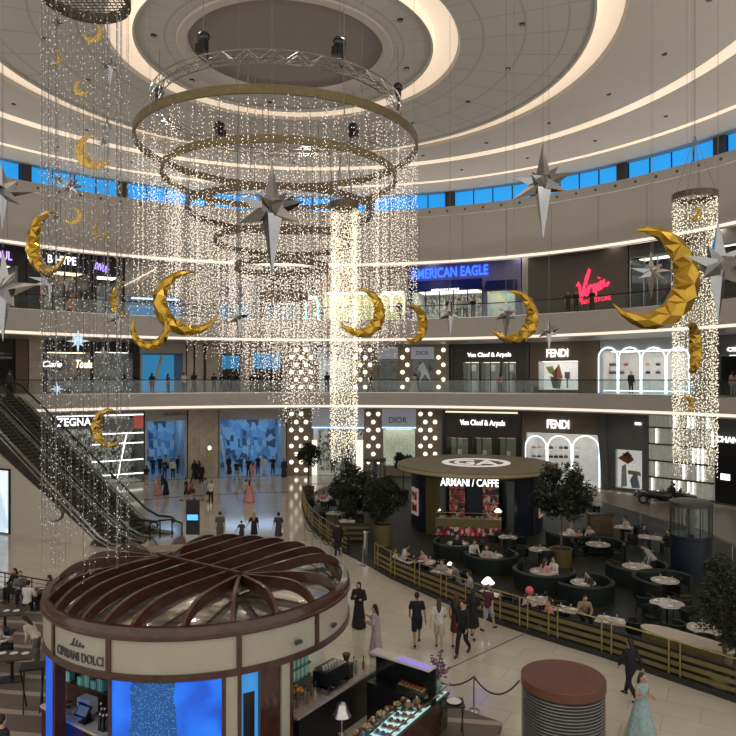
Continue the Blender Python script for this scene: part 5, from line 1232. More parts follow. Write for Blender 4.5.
rope(up_(G(474,711)), up_(G(474,711))+Vector((1.15,-.35,.05)), .42, 'dark rope hanging from the lone chrome post to the slatted column'); rope(up_(G(474,711)), up_(G(474,711))+Vector((-1.1,.0,-.05)), .2, 'dark rope hanging from the lone chrome post towards the kiosk')
for i in range(5): rope(up_(G(*SP[i])), up_(G(*SP[i+1])), .2, 'dark rope between posts along the left cafe fence', 'ropes along the left cafe fence')

# ---------------------------------------------------------------- cafe
cf = mat('dark_green_grey_cafe_floor', (.017,.021,.019), .55, var=.2, sc=2)
FN1 = [G(374,569), G(390,578.5), G(414,589.5), G(440,601), G(492,622.5), G(548,641), G(601,657), G(668,680), G(736,703), G(800,728)]
FN0 = [G(301.4,497), G(301.4,505), G(305,519), G(311,529), G(319,537), G(334,548), G(345,554)]
struct(MB().prism(FN0+FN1+[G(810,640), G(760,556), G(700,529), G(640,513), G(585,499), G(560,486), G(480,474), G(400,474), G(330,485)], -.01, .012).build('trim_14', cf))
gold_pt = mat('olive_gold_fence_slat', (.20,.165,.065), .42, m=.3, var=.12)
fdark = mat('dark_green_planter', (.02,.024,.02), .6)
def fence(label, pts, h=1.22, lowfrac=1):
    t = thing('cafe_fence', label, 'fence', flatz(pts[0])); o = flatz(pts[0]); q = [p-o for p in pts]
    for a, b_ in zip(q, q[1:]):
        d = (b_-a).normalized(); n = Vector((-d.y, d.x, 0)); L = (b_-a).length
        e = d*.03
        MB().beam(a-e+n*.16+Vector((0,0,.09)), b_+e+n*.16+Vector((0,0,.09)), .34, .18).build('dark_plinth', fdark, t)
        for z in (.30, .53, .77): MB().beam(a-e+n*.10+Vector((0,0,z)), b_+e+n*.10+Vector((0,0,z)), .03, .13).build('slat', gold_pt, t)
        MB().beam(a-e+n*.22+Vector((0,0,.52)), b_+e+n*.22+Vector((0,0,.52)), .04, .72).build('dark_backing', fdark, t)
        MB().tube([a+n*.04+Vector((0,0,h)), b_+n*.04+Vector((0,0,h))], .024, 8).build('top_rail', brass_m, t, True)
        m_ = max(1, round(L/1.5))
        for k in range(m_):
            for dx in (0, .34):
                p = a.lerp(b_, k/m_)+d*dx+n*.04; MB().beam(p+Vector((0,0,.0)), p+Vector((0,0,h)), .04, .03).build('post', brass_m, t)
    return t
fence('long straight olive gold slatted fence along the front of the cafe', FN1)
fence('curved olive gold slatted fence around the left tip of the cafe', FN0)
rail('far_cafe_railing', 'thin pale railing along the far side of the cafe', [G(585,497,1.1), G(640,513,1.1), G(700,532,1.1), G(770,560,1.1)], 1.1, 2, steel_m, 2.2)
rail('back_cafe_railing', 'thin dark rail behind the small tree at the left tip of the cafe', [G(303,484,1.0), G(345,484,1.0), G(366,480,1.0)], 1.0, 2, brass_m, 2.0)
t = thing('gold_service_counter', 'rounded olive gold service counter with cream top behind the front fence', 'counter', G(677, 641, 1.0)); t.location.z = 0; t.location += Vector((.40,.30,0)); t.rotation_euler.z = -.87
b = MB(); PO = [(1.25*cos(a)+(.6 if cos(a) > 0 else -.6), .42*sin(a)) for a in [2*pi*k/40 for k in range(40)]]
b.prism([(x*.75, y) for x, y in PO], .08, .94).build('ribbed_body', gold_pt, t, True); MB().prism([(x*.78, y*1.05) for x, y in PO], .94, 1.0).build('top', mat('cream_stone_top', (.5,.42,.33), .3), t); MB().prism([(x*.7, y*.9) for x, y in PO], 0, .08).build('plinth', black_m, t)
# round cafe pavilion
AX, AY, AR = 6.67, 42.0, 4.85
olive = mat('olive_brown_roof', (.20,.165,.09), .5, var=.08, sc=1); dkblue = mat('dark_blue_cladding', (.008,.015,.030), .4, var=.1)
pv = thing('cafe_pavilion', 'round cafe pavilion with olive disc roof and dark blue walls', 'pavilion', (AX, AY, 0), -.157)
def al(prof, name, m, a=0, b_=2*pi, n=72): return MB().lathe(prof, n, t0=a, t1=b_, closed=True, cap=True).build(name, m, pv, True)
al([(.01,3.86),(AR-.1,3.86),(AR,3.82),(AR,3.56),(AR-.15,3.5),(.01,3.5)], 'disc_roof', olive)
al([(AR-.02,3.60),(AR+.02,3.60),(AR+.02,3.76),(AR-.02,3.76)], 'roof_edge_band', mat('pale_olive_edge', (.42,.35,.2), .4))
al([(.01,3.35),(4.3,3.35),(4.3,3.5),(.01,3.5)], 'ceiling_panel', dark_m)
embl = mat('white_enamel_with_glow', (.85,.84,.80), .4, e=(1,.98,.92), es=.35)  # white enamel given a slight glow so it reads bright in dim light
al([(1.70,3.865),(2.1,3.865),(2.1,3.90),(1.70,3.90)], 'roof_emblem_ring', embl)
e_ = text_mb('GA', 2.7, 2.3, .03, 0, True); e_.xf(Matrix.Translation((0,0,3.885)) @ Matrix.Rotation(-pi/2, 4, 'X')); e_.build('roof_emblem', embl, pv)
af = lambda px: atan2(-1, 0)+((px-HX)/F*39.5-AX)/4.0
al([(3.7,0),(4.0,0),(4.0,3.38),(3.7,3.38)], 'blue_wall', dkblue, rad(-90)+.62, rad(-90)+1.5, 16); al([(3.7,0),(4.0,0),(4.0,3.38),(3.7,3.38)], 'blue_wall', dkblue, rad(-90)-1.6, rad(-90)-.78, 16)
al([(1.6,0),(1.9,0),(1.9,3.38),(1.6,3.38)], 'core_wall', dkblue, rad(-170), rad(-10), 30)
al([(3.6,0),(4.05,0),(4.05,3.38),(3.6,3.38)], 'olive_column', mat('olive_column_paint', (.10,.085,.03), .5), rad(-90)-.80, rad(-90)-.62, 4); al([(3.6,0),(4.05,0),(4.05,3.38),(3.6,3.38)], 'olive_column', mat('dark_bronze_column', (.045,.035,.03), .5), rad(-90)+.95, rad(-90)+1.02, 4)
b = text_mb('ARMANI / CAFFE', 3.2, .42, .06, 0, True); b.xf(Matrix.Translation((-.37, -AR+.55, 3.27))); b.build('sign_lettering', sign_m, pv)['label'] = 'glowing white lettering'
rg = goods_mat('red_packaged_goods', [(.5,.03,.03),(.25,.02,.02),(.45,.3,.2),(.03,.02,.03),(.1,.02,.02),(.5,.42,.35),(.02,.02,.03),(.35,.05,.05)], 7.5, .12)
for x, z0, z1 in ((-1.1, .9, 3.2), (.85, .9, 3.2)):
    MB().box(x-.45, x+.45, -1.98, -1.9, z0, z1).build('goods_shelf', rg, pv)
    for z in (1.3, 1.75, 2.2, 2.6): MB().box(x-.48, x+.48, -2.15, -1.98, z, z+.04).build('shelf_board', brass_m, pv)
for a_, w_ in ((rad(-90)-1.12, .5), (rad(-90)+1.22, .35)):
    M_ = Matrix.Rotation(a_+pi/2, 4, 'Z'); MB().box(-w_, w_, -4.06, -3.99, .9, 2.5, 0, M_).build('lit_menu_window', mat('pale_lit_menu', (.4,.3,.25), .5, e=(1,.7,.6), es=.18), pv)
    MB().box(-w_*.8, w_*.8, -4.08, -4.06, 1.1, 1.6, 0, M_).build('menu_picture', rg, pv); MB().box(-w_*.8, w_*.8, -4.08, -4.06, 1.8, 2.3, 0, M_).build('menu_picture', rg, pv)
t = thing('pavilion_counter', 'brass and glass counter with red goods under the cafe lettering', 'counter', (AX-.9, AY-2.7, 0), -.157)
MB().box(-1.9,1.9,-.4,.4,.05,.55).build('goods_base', rg, t); MB().box(-1.9,1.9,-.42,.42,.55,1.0).build('front_panel', gold_pt, t); MB().box(-1.9,1.9,-.4,.4,1.0,1.03).build('counter_top', mat('cream_stone_top'), t); MB().box(-1.9,1.9,-.41,-.40,1.03,1.35).build('front_glass', glass_m, t)
MB().box(-1.9,1.9,-.42,.42,0,.05).build('plinth', black_m, t)
for z in (1.03, 1.36): MB().tube([(-1.9,-.41,z),(1.9,-.41,z)], .02, 6).build('brass_rail', brass_m, t)
for k in range(16):
    c = thing('cake_slice', 'small pale cake on the brass pavilion counter', 'cake', (AX-.9-1.75+.23*k, AY-2.75-.157*(-1.75+.23*k), 1.03), 0, 'cakes on the pavilion counter'); MB().lathe([(.001,0),(.07,0),(.07,.08),(.001,.1)], 8).build('cake_body', pas[2 if k % 3 else 3], c, True)
def mush(p, s, label, grp=None):
    t = thing('mushroom_lamp', label, 'table lamp', p, 0, grp); t.scale = (s, s, s)
    MB().lathe([(.001,.0),(.07,.0),(.07,.02),(.012,.03),(.012,.30),(.001,.3)], 14).build('stand', brass_m, t, True)
    MB().lathe([(.14,.24),(.15,.26),(.09,.33),(.04,.38),(.001,.39)], 18).build('lamp_shade', glow('lit_lamp_shade', (1,.93,.8), 1.6), t, True); return t
mush(Vector((AX-.9-1.75, AY-2.45, 1.03)), 1.5, 'glowing mushroom lamp on the left end of the pavilion counter'); mush(Vector((AX-.9+1.7, AY-2.95, 1.03)), 1.5, 'glowing mushroom lamp on the right end of the pavilion counter')
# round glazed kiosks
def totem(px, py, d, R_, h, label, blue=True):
    p = Vector(((px-HX)/F*d, d, 0)); t = thing('round_glazed_cabin', label, 'cabin', p); m = dkblue if blue else mat('dark_green_metal', (.02,.025,.02), .4)
    MB().lathe([(.001,0),(R_,0),(R_,h*.52),(R_+.05,h*.53),(R_+.05,h*.56),(.001,h*.56)], 40).build('drum_base', m, t, True)
    MB().lathe([(R_-.02,h*.56),(R_-.02,h*.93)], 40).build('glazing', glass_m, t, True)
    for k in range(12): a = 2*pi*k/12; MB().tube([(R_*cos(a),R_*sin(a),h*.55),(R_*cos(a),R_*sin(a),h*.94)], .025, 5).build('mullion', black_m, t)
    MB().lathe([(.001,h*.93),(R_+.06,h*.93),(R_+.06,h*.985),(R_-.1,h),(.001,h)], 40).build('roof_cap', mat('dark_grey_cap', (.06,.06,.065), .4), t, True)
    MB().lathe([(.001,h*.56),(.12,h*.56),(.25,h*.75),(.1,h*.93),(.001,h*.93)], 12).build('inner_lamp', mat('grey_inner_cone', (.2,.2,.2), .4), t, True)
totem(691, 0, 31, .87, 3.5, 'tall round dark blue cabin with glazed upper half at the right'); totem(375, 0, 48, .72, 3.5, 'dark glazed cabin left of the cafe pavilion roof', False)
# trees
leafm = [mat('dark_leaf', (.011,.019,.009), .6, var=.5, sc=8), mat('olive_leaf', (.026,.038,.016), .6, var=.4, sc=8)]
barkm = mat('grey_brown_bark', (.10,.075,.05), .8, var=.3)
def tree(p, r, zc, label, squash=1.0, n=2600, seed=0, trunk_r=.05, z0=.5, lf=.10, grp=None):
    rb = random.Random(seed); t = thing('potted_tree', label, 'tree', (p.x, p.y, z0), 0, grp); zc -= z0
    b = MB(); clusters = [(Vector((0,0,zc)), r*.62)]
    bm_ = MB(); bm_.tube([(0,0,0),(.04,.02,zc*.4),(0,0,zc*.75),(0,0,zc)], [trunk_r*1.3, trunk_r, trunk_r*.8, trunk_r*.4], 8)
    for k in range(26):
        a, e = rb.uniform(0, 2*pi), math.asin(rb.uniform(-.95, .98)); q = r*rb.uniform(.45, .8)
        c = Vector((q*cos(a)*cos(e), q*sin(a)*cos(e), zc+q*sin(e)*squash)); clusters.append((c, r*rb.uniform(.22, .38))); bm_.tube([(0,0,max(.2, zc-r*squash*.5)), c*.6+Vector((0,0,zc*.35)), c], [trunk_r*.4, trunk_r*.25, trunk_r*.1], 5)
    vs = []; fs = []; ms = []
    for i in range(int(n*1.5)):
        c, q = rb.choice(clusters); v_ = Vector((rb.gauss(0,1), rb.gauss(0,1), rb.gauss(0,1))).normalized()*q*rb.uniform(.55, 1.05); v_.z *= squash; o = c+v_
        a = Vector((rb.gauss(0,1), rb.gauss(0,1), rb.gauss(0,.6))).normalized(); c2 = a.cross(Vector((rb.gauss(0,1), rb.gauss(0,1), rb.gauss(0,1)))).normalized(); s_ = lf*rb.uniform(.6, 1.2); k = len(vs)
        vs += [o-a*s_, o+c2*s_*.38, o+a*s_, o-c2*s_*.38]; fs.append((k, k+1, k+2, k+3)); ms.append(rb.randint(0, 3)//3)
    b.add(vs, fs); b.m = ms; b.build('foliage', leafm, t); bm_.build('trunk', barkm, t, True); return t
def pot(p, r, h, m, label):
    t = thing('tree_planter', label, 'planter', flatz(p)); MB().lathe([(.001,0),(r*.88,0),(r,h),(r*.92,h),(r*.9,h-.06),(.001,h-.06)], 28).build('pot', m, t, True); MB().disc((0,0), r*.9, h-.055, 24).build('soil', mat('dark_soil', (.03,.022,.015), .9), t)
p = G(308, 487, .55); pot(p, .5, .6, barkm, 'brown planter of the small round tree at the left tip of the cafe'); tree(p, 1.05, 3.1, 'small round lollipop tree at the left tip of the cafe', seed=1, trunk_r=.06, n=1700, lf=.12)
p = Vector(((356-HX)/F*41.5, 41.5, 0)); pot(p, .5, .7, fdark, 'dark planter of the bushy tree left of the gold pot'); tree(p, 1.75, 2.25, 'bushy dark tree left of the gold pot, in the cafe', seed=2, n=3400, lf=.13)
p = G(383, 545); pot(p, .55, 1.15, gold_pt, 'tall gold planter at the cafe entrance'); tree(p, 1.35, 2.5, 'dark bushy tree growing from the tall gold planter', seed=3, n=3000, z0=1.0, lf=.11)
p = G(561, 566); pot(p, .55, .85, mat('olive_gold_pot', (.17,.14,.05), .4, m=.3), 'olive gold planter in the middle of the cafe'); tree(p, 1.5, 3.55, 'tall wide tree in the olive gold planter right of the pavilion', seed=4, n=4600, lf=.11, z0=.75, squash=1.05)
p = G(724, 690); pot(p, .5, .6, gold_pt, 'gold planter at the right edge behind the fence'); tree(p, 1.05, 2.55, 'dense tree cut by the right edge of the picture', seed=5, n=4200, lf=.07, squash=1.35)
p = Vector(((403-HX)/F*51, 51, 0)); pot(p, .45, .7, fdark, 'dark planter hidden behind the pavilion roof'); tree(p, .95, 2.9, 'small tree peeking over the left edge of the pavilion roof', seed=6, n=1500, lf=.11, squash=.7)
# ---------------------------------------------------------------- cafe furniture
tub_m = mat('dark_green_leather', (.009,.014,.012), .45, var=.25); tabtop = mat('pale_stone_table_top', (.48,.44,.38), .2, var=.15, sc=4); tabcloth = mat('pale_cloth', (.50,.46,.40), .6)
chair0 = thing('tub_chair', 'dark green leather tub chair', 'chair')
MB().lathe([(.001,.36),(.27,.36),(.28,.40),(.27,.47),(.001,.48)], 20).build('seat', tub_m, chair0, True)
MB().lathe([(.27,.38),(.33,.38),(.36,.78),(.33,.80),(.29,.78)], 20, t0=rad(160), t1=rad(380), closed=True, cap=True).build('backrest', tub_m, chair0, True)
for x, y in ((-.2,-.18),(.2,-.18),(-.2,.18),(.2,.18)): MB().tube([(x,y,.38),(x*1.25,y*1.25,0)], [.02,.013], 6).build('leg', black_m, chair0)
def table(px, py, kind, rz, desc, r=.5, n=3, items=True):
    p = flatz(G(px, py, .75)); z = .75
    if kind == 'square':
        t = thing('cafe_table', 'square '+desc, 'table', p, rad(rz)); MB().cbox((0,0,z-.02), (r*2.0,r*1.5,.04)).build('table_top', tabcloth, t)
    else:
        t = thing('cafe_table', 'round '+desc, 'table', p, rad(rz)); MB().lathe([(.001,z-.035),(r,z-.035),(r+.01,z-.02),(r,z),(.001,z)], 32).build('table_top', tabtop, t, True)
    MB().tube([(0,0,.03),(0,0,z-.03)], .035, 10).build('pedestal', black_m, t, True); MB().lathe([(.001,0),(.26,0),(.25,.03),(.001,.04)], 24).build('base', black_m, t, True)
    if kind == 'booth':
        s = thing('curved_booth_sofa', 'curved booth sofa around the '+desc, 'sofa', p, rad(rz))
        a0, a1 = rad(70), rad(300)
        R_ = r+.56
        MB().lathe([(R_-.40,.12),(R_-.02,.12),(R_-.02,.45),(R_-.40,.45)], 30, t0=a0, t1=a1, closed=True, cap=True).build('seat_bench', tub_m, s, True)
        MB().lathe([(R_-.04,.10),(R_+.15,.10),(R_+.17,.84),(R_+.08,.90),(R_-.0,.86)], 30, t0=a0-.03, t1=a1+.03, closed=True, cap=True).build('backrest', tub_m, s, True)
        MB().lathe([(R_-.36,.0),(R_+.1,.0),(R_+.1,.1),(R_-.5,.1)], 30, t0=a0, t1=a1, closed=True, cap=True).build('plinth', mat('dull_brass_plinth', (.12,.095,.04), .4, m=.4), s, True)
    elif n:
        for k in range(n):
            a = rad(rz)+2*pi*k/n+.4; c = place(chair0, p+Vector(((r+.34)*cos(a), (r+.34)*sin(a), 0)), a+pi/2+pi, 'dark tub chair at the '+desc); c['group'] = 'tub chairs at the '+desc
    if items:
        for k in range(3):
            a = rad(rz)+2*pi*k/3+.2; c = place(plate0, p+Vector((r*.62*cos(a), r*.62*sin(a), z)), a); c = place(glass0, p+Vector((r*.5*cos(a+.6), r*.5*sin(a+.6), z)), a)
    return p
plate0 = thing('plate', 'small white plate laid on a cafe table', 'plate', group='plates on the cafe tables'); MB().lathe([(.001,0),(.06,0),(.115,.018),(.11,.022),(.06,.006),(.001,.006)], 20).build('plate_dish', white_m, plate0, True)
glass0 = thing('drinking_glass', 'clear stemmed glass on a cafe table', 'glass', group='glasses on the cafe tables'); MB().lathe([(.001,0),(.035,0),(.006,.008),(.006,.07),(.035,.11),(.032,.17)], 14).build('glass_bowl', mat('pale_glass', (.5,.5,.5), .05, alpha=.5), glass0, True)
TB = [
 (508,537,'chairs',0,'table right under the pavilion counter end',.5,3), (539,549,'chairs',20,'table left of the olive gold planter',.5,3),
 (458,543,'booth',70,'table with seated guests in front of the pavilion counter',.55,0), (491,555,'booth',95,'table below the pavilion counter beside the glowing lamp',.55,0),
 (544,571,'booth',60,'table right in front of the olive gold planter',.6,0), (598,544,'booth',250,'table behind the olive gold planter',.6,0),
 (637,566,'booth',95,'table where a waiter bends over',.62,0), (583,582,'booth',130,'table of the woman in dark clothes',.5,0),
 (665,580,'booth',-60,'table beside the orange cushion',.55,0), (667,603,'chairs',10,'table with bright top nearest the gold counter, behind',.6,4),
 (706,628,'chairs',40,'table with bright top beside the right edge tree',.6,4), (540,600,'chairs',60,'table with the pink balloon near the front fence',.5,3),
 (611,620,'square',-30,'table with white top close to the front fence',.48,1), (566,609,'square',-30,'table with flowers before the man in a pale shirt',.4,0),
 (405,560,'square',-35,'table farthest left along the front fence',.5,1), (425,561,'square',-35,'second table along the front fence from the entrance',.5,1),
 (446,571,'square',-35,'table of the two men in grey near the front fence',.55,1), (488,594,'square',-35,'table beside the boy outside the fence',.45,1),
 (624,527,'square',-30,'table of the lone guest at the far railing',.5,1), (650,537,'square',-30,'long table at the far railing beside the dark blue cabin',.6,2),
 (570,534,'booth',95,'table of the guests in pink behind the tree trunk',.55,0),
 (336,513,'square',-20,'white table in the left tip of the cafe',.6,2), (347,521,'square',-10,'second white table nearer the entrance in the left tip',.5,1),
 (322,500,'square',-20,'far table in the left tip of the cafe',.5,2)]
for a in TB: table(*a)
mush(flatz(G(490, 583, .75), .75) if False else Vector((G(488,594,.75).x, G(488,594,.75).y, .75)), 1.7, 'large glowing mushroom lamp near the boy outside the front fence')
mush(Vector((G(446,571,.75).x+.2, G(446,571,.75).y+.2, .75)), .9, 'small glowing lamp on the table of the two men in grey')
c = MB().ell((0,0,.2), (.24,.14,.22), 12).build('cushion', mat('orange_cushion', (.42,.13,.02), .8), None, True, flatz(G(688,583,.5))+Vector((.0,.2,.42))); tag(c, 'bright orange cushion on the booth sofa near the right edge tree', 'cushion')
t = thing('host_desk', 'brown wooden host desk behind the tree in the olive gold planter', 'desk', flatz(G(600, 533))); MB().cbox((0,0,.55), (1.3,.6,1.1)).build('desk_body', mat('brown_wood_desk', (.13,.08,.04), .4, var=.3), t); MB().cbox((0,0,1.12), (1.4,.7,.04)).build('desk_top', black_m, t)
t = thing('host_desk', 'olive gold slatted host stand inside the left cafe entrance', 'desk', flatz(G(352,541)))
MB().cbox((0,0,.5), (1.9,.5,.9)).build('desk_body', fdark, t)
for z in (.2,.5,.8): MB().cbox((0,-.27,z), (1.95,.03,.13)).build('slat', gold_pt, t)
t = thing('steel_canister', 'polished steel canister on the cafe entrance', 'canister', G(366,553)); MB().tube([(0,0,0),(0,0,1.1)], .18, 18).build('canister_body', steel_m, t, True); MB().ell((0,0,1.1), (.18,.18,.06), 14).build('lid', steel_m, t, True)
# terrace furniture at the far left
stl = thing('bar_stool', 'black cross-legged stool beside the kiosk counter', 'stool', flatz(G(33, 710)), .3)
MB().cbox((0,0,1.2), (.62,.55,.05)).build('seat', blackmetal_m, stl)
for s_ in (-1, 1):
    for q in (-1, 1): MB().tube([(s_*.26, q*.25, 1.18), (s_*.2, -q*.25, 0)], .02, 6).build('leg', blackmetal_m, stl)
for px, py, rz, lb in ((16,590,0,'dark chair of the guest in a white shirt at left'), (-2,640,60,'dark chair at the left edge near the striped floor')):
    place(chair0, flatz(G(px, py, .45)), rad(rz), lb)
for px, py, lb in ((5,612,'terrace table with bottles at the left edge'), (12,655,'dark terrace table in front of the leaning woman'), (40,590,'terrace table behind the kiosk near the railing')):
    p = flatz(G(px, py, .75)); t = thing('terrace_table', lb, 'table', p, .2); MB().cbox((0,0,.73), (1.3,.8,.04)).build('table_top', mat('dark_wood_top', (.05,.035,.03), .3), t); MB().tube([(0,0,0),(0,0,.72)], .05, 8).build('pedestal', black_m, t); MB().cbox((0,0,.02), (.6,.5,.04)).build('base', black_m, t)
    for k in range(3): place(plate0, p+Vector((-.35+.35*k, .1, .75)), 0, 'small white plate on a terrace table at the far left')['group'] = 'plates on the terrace tables'
t = thing('side_stand', 'small folding stand stacked with plates by the right end of the kiosk', 'stand', G(452,735,.15)); t.location.z = .15
MB().cbox((0,0,.8), (.6,.5,.03)).build('tray', black_m, t)
for s_ in (-1, 1):
    for q in (-1, 1): MB().tube([(s_*.26, q*.2, .8), (s_*.26, -q*.2, 0)], .018, 6).build('leg', black_m, t)
place(plate0, t.location+Vector((.05,.0,.82)), 0, 'white plates on the folding stand by the kiosk', 1.6)['group'] = 'plates on the folding stand'

# ---------------------------------------------------------------- classic car
car = thing('vintage_roadster', 'black open vintage roadster parked before the ivory facade', 'car', flatz(G(666,504)), W(690,36).xy.angle_signed(Vector((1,0))) if False else -.50)
cm_ = mat('glossy_black_car_paint', (.012,.012,.014), .15, coat=.5)
b = MB(); secs = [(-2.15,.28,.42,.62),(-1.6,.34,.38,.82),(-.7,.40,.36,.92),(-.3,.62,.34,.95),(.9,.66,.34,.95),(1.5,.6,.36,.9),(2.05,.42,.42,.7)]
vs = []; fs = []
for x, w_, z0, z1 in secs: vs += [(x,-w_,z0),(x,-w_,z0+(z1-z0)*.7),(x,-w_*.7,z1),(x,w_*.7,z1),(x,w_,z0+(z1-z0)*.7),(x,w_,z0)]
for i in range(len(secs)-1):
    for k in range(6): fs.append((i*6+k, (i+1)*6+k, (i+1)*6+(k+1)%6, i*6+(k+1)%6))
fs += [tuple(range(6)), tuple(range(36,42))[::-1]]; b.add(vs, fs).build('body', cm_, car, True)
for x in (-1.45, 1.35):
    for s_ in (-1, 1):
        wh = MB().tube([(x,s_*.62,.36),(x,s_*.80,.36)], .36, 20).build('wheel', mat('tyre_rubber', (.02,.02,.02), .8), car, True); MB().tube([(x,s_*.79,.36),(x,s_*.815,.36)], .2, 14).build('hub', steel_m, wh, True)
        MB().tube([(x+.48*cos(a), s_*.71, .38+.48*sin(a)) for a in [pi*k/10 for k in range(-1, 11)]], [(.03,.13)]*12, 8).build('fender', cm_, car, True)
for s_ in (-1, 1):
    MB().box(-1.0,.9,s_*.62,s_*.82,.30,.35).build('running_board', cm_, car); MB().ell((-1.95,s_*.42,.8), (.13,.12,.12), 10).build('headlight', steel_m, car, True)
MB().add([(-.42,-.5,.93),(-.42,.5,.93),(-.30,.45,1.28),(-.30,-.45,1.28)], [(0,1,2,3)]).build('windscreen', glass_m, car); MB().tube([(-.42,-.5,.93),(-.30,-.45,1.28),(-.30,.45,1.28),(-.42,.5,.93)], .018, 6).build('windscreen_frame', steel_m, car)
for x in (.2, .95): MB().cbox((x,0,.98), (.16,1.0,.35)).build('seat_back', mat('dark_brown_leather', (.06,.03,.02), .5), car)
MB().lathe([(.15,-.02),(.17,0),(.15,.02),(.13,0)], 18, closed=True).xf(Matrix.Translation((-.15,-.25,1.02)) @ Matrix.Rotation(1.0, 4, 'Y')).build('steering_wheel', black_m, car, True)

# ---------------------------------------------------------------- the people
def on(px, py, rz, pose, outfit, label, h=1.72, z=0.0, **kw): p = G(px, py, z); return person(p, rz, pose, outfit, label, h, **kw)
def hd(px, py, rz, pose, outfit, label, h=1.72, z=0.0, **kw):   # placed by the top of the head (seated)
    sit = pose.startswith('sit'); top = z+(1.30 if sit else 1.72)*h/1.72; p = G(px, py, top); p.z = z; return person(p, rz, pose, outfit, label, h, **kw)
# near, on the bright marble
on(417,645,0,'walk','tee:K shorts:K short:k','man in black T-shirt and black shorts walking away from the camera', 1.76, skin=1)
on(439,649,-6,'walkb','tee:W shorts:C longh:b','woman in white T-shirt and beige shorts walking beside the man in black', 1.66)
on(456,645,-10,'walk','tank:K skirt:V longh:b','woman in a black sleeveless top with bare arms walking in the middle group', 1.72)
on(463,654,150,'walk','long:K trousers:K short:k','person all in black with long trousers, front of the middle group', 1.74)
on(473,638,-20,'walkb','tee:K dress:K longh:k','woman in a short black dress behind the person in trousers', 1.68)
on(488,630,-40,'walk','tee:V shorts:L cap:L short:k','person in dark red top, grey shorts and pale cap by the fence', 1.62)
on(359,628,170,'phone','robe:K scarf:K','woman in a long black robe and headscarf beside the kiosk roof', 1.66)
on(376,655,70,'phone','robe:M longh:k','long-haired woman in a pale mauve robe beside the kiosk', 1.64)
on(631,699,20,'walk','long:K trousers:K longh:k','person in black clothes walking behind the woman in a blue dress', 1.68)
on(641,738,205,'phone','gown:T longh:b','woman in a long pale blue sleeveless dress at the lower right', 1.64)
# middle distance
on(220,543.5,10,'stand','tee:O shorts:O short:k','man in olive shirt and shorts with a yellow bag, behind the kiosk roof', 1.74, bag='Y')
on(241.5,543,5,'hold','tee:D shorts:D short:k','small child in dark clothes holding hands, beyond the kiosk roof', 1.22)
on(254,543,-5,'hold','tee:K skirt:K longh:y','blonde woman in a black dress holding the hand of a child', 1.68)
on(278.5,543,0,'walkb','tee:D dress:D bun:k','woman in a dark dress carrying a small white bag, left of the curved fence', 1.66, bag='W')
on(338,556,10,'stand','long:K trousers:K short:k','host in black standing at the left cafe entrance', 1.76)
# far crowd on the ground floor
on(185.7,501,-60,'walk','tee:K shorts:D short:k','man in black top striding, left of the woman in a red skirt')
on(191.5,500,-50,'walkb','tee:S skirt:R longh:k','woman in brown top and short red skirt on the marble', 1.64, bag='D')
on(211,503,170,'stand','tee:W trousers:K longh:k','woman in white top and black trousers carrying a black bag across', 1.68, bag='K')
on(205.5,501,60,'walk','tee:L shorts:L short:b','pale dressed man walking just behind the woman with the black bag')
on(201.5,484,180,'stand','long:K trousers:K short:k','man in black in front of the travertine column')
on(207.7,477,170,'phone','tank:W trousers:C longh:b','woman in white sleeveless top by the travertine column')
on(194.5,479.5,0,'stand','robe:K scarf:K','left one of two black robed women against the travertine column')
on(199.3,479.5,10,'stand','robe:K scarf:K','right one of two black robed women against the travertine column', 1.66)
on(249.5,502,5,'stand','gown:P longh:b','woman in a long pink dress on the marble in front of the blue entrance', 1.6)
on(245.8,501,10,'walk','tee:C trousers:L short:k','person in pale clothes at the left of the long pink dress', 1.6)
on(236.6,480,0,'walk','tee:K trousers:L short:k','man in black top and grey trousers at the wide blue entrance')
on(248.5,477,0,'stand','tee:K trousers:K short:k','tall man in black in the middle of the wide blue entrance', 1.8)
on(252.8,481,20,'walkb','tee:P trousers:P longh:b','person in pale pink beside the tall man in black')
on(264,474.5,170,'stand','long:W trousers:W short:k','person dressed in white at the wide blue entrance')
on(273,474.5,180,'stand','tee:K trousers:K short:k','man in black standing alone right of the person in white')
on(284,477.5,190,'stand','robe:D scarf:K','woman in black robe at the right jamb of the blue entrance')
on(146.5,485,30,'phone','tee:K skirt:S longh:k','woman in black top and brown skirt at the left of the narrow entrance', 1.66)
on(166,495,60,'bend','robe:K scarf:K','woman in a black robe bending over the pink dress', 1.66)
on(158,495,-70,'stand','gown:P longh:y','woman in a wide pink gown with spread skirt', 1.5)
on(173,478,180,'stand','long:W trousers:D short:k','man in white shirt behind the bending black robed woman')
on(165,478,170,'phone','long:D trousers:D short:k','man in dark clothes behind the pink gown')
for i, (px, py, o_, l_) in enumerate(((153,475,'long:N trousers:K short:k','man in navy in the narrow blue entrance, leftmost'), (160,474,'tee:K trousers:K short:k','short person in black inside the narrow blue entrance'), (167,473.6,'tee:Y skirt:K longh:b','person in a yellow top inside the narrow blue entrance'), (178.5,473.8,'long:K trousers:K short:k','tall person in black at the right side of the narrow entrance'),
    (229,474,'robe:K scarf:K','black robed woman deep in the wide blue entrance at its left'), (240.5,473.5,'long:U trousers:K short:k','man in a blue shirt deep in the wide blue entrance'), (258,473.5,'tee:K trousers:D longh:k','woman in dark top deep in the wide blue entrance, centre right'))):
    on(px, py, RN.choice((0, 170, 190, 20)), RN.choice(('stand', 'walk')), o_, l_)
hd(333,441,180,'stand','long:K trousers:K short:k','shop assistant in black in the ground floor doorway, on the left'); hd(347,441,170,'stand','long:D trousers:K longh:k','shop assistant in dark clothes in the ground floor doorway, on the right')
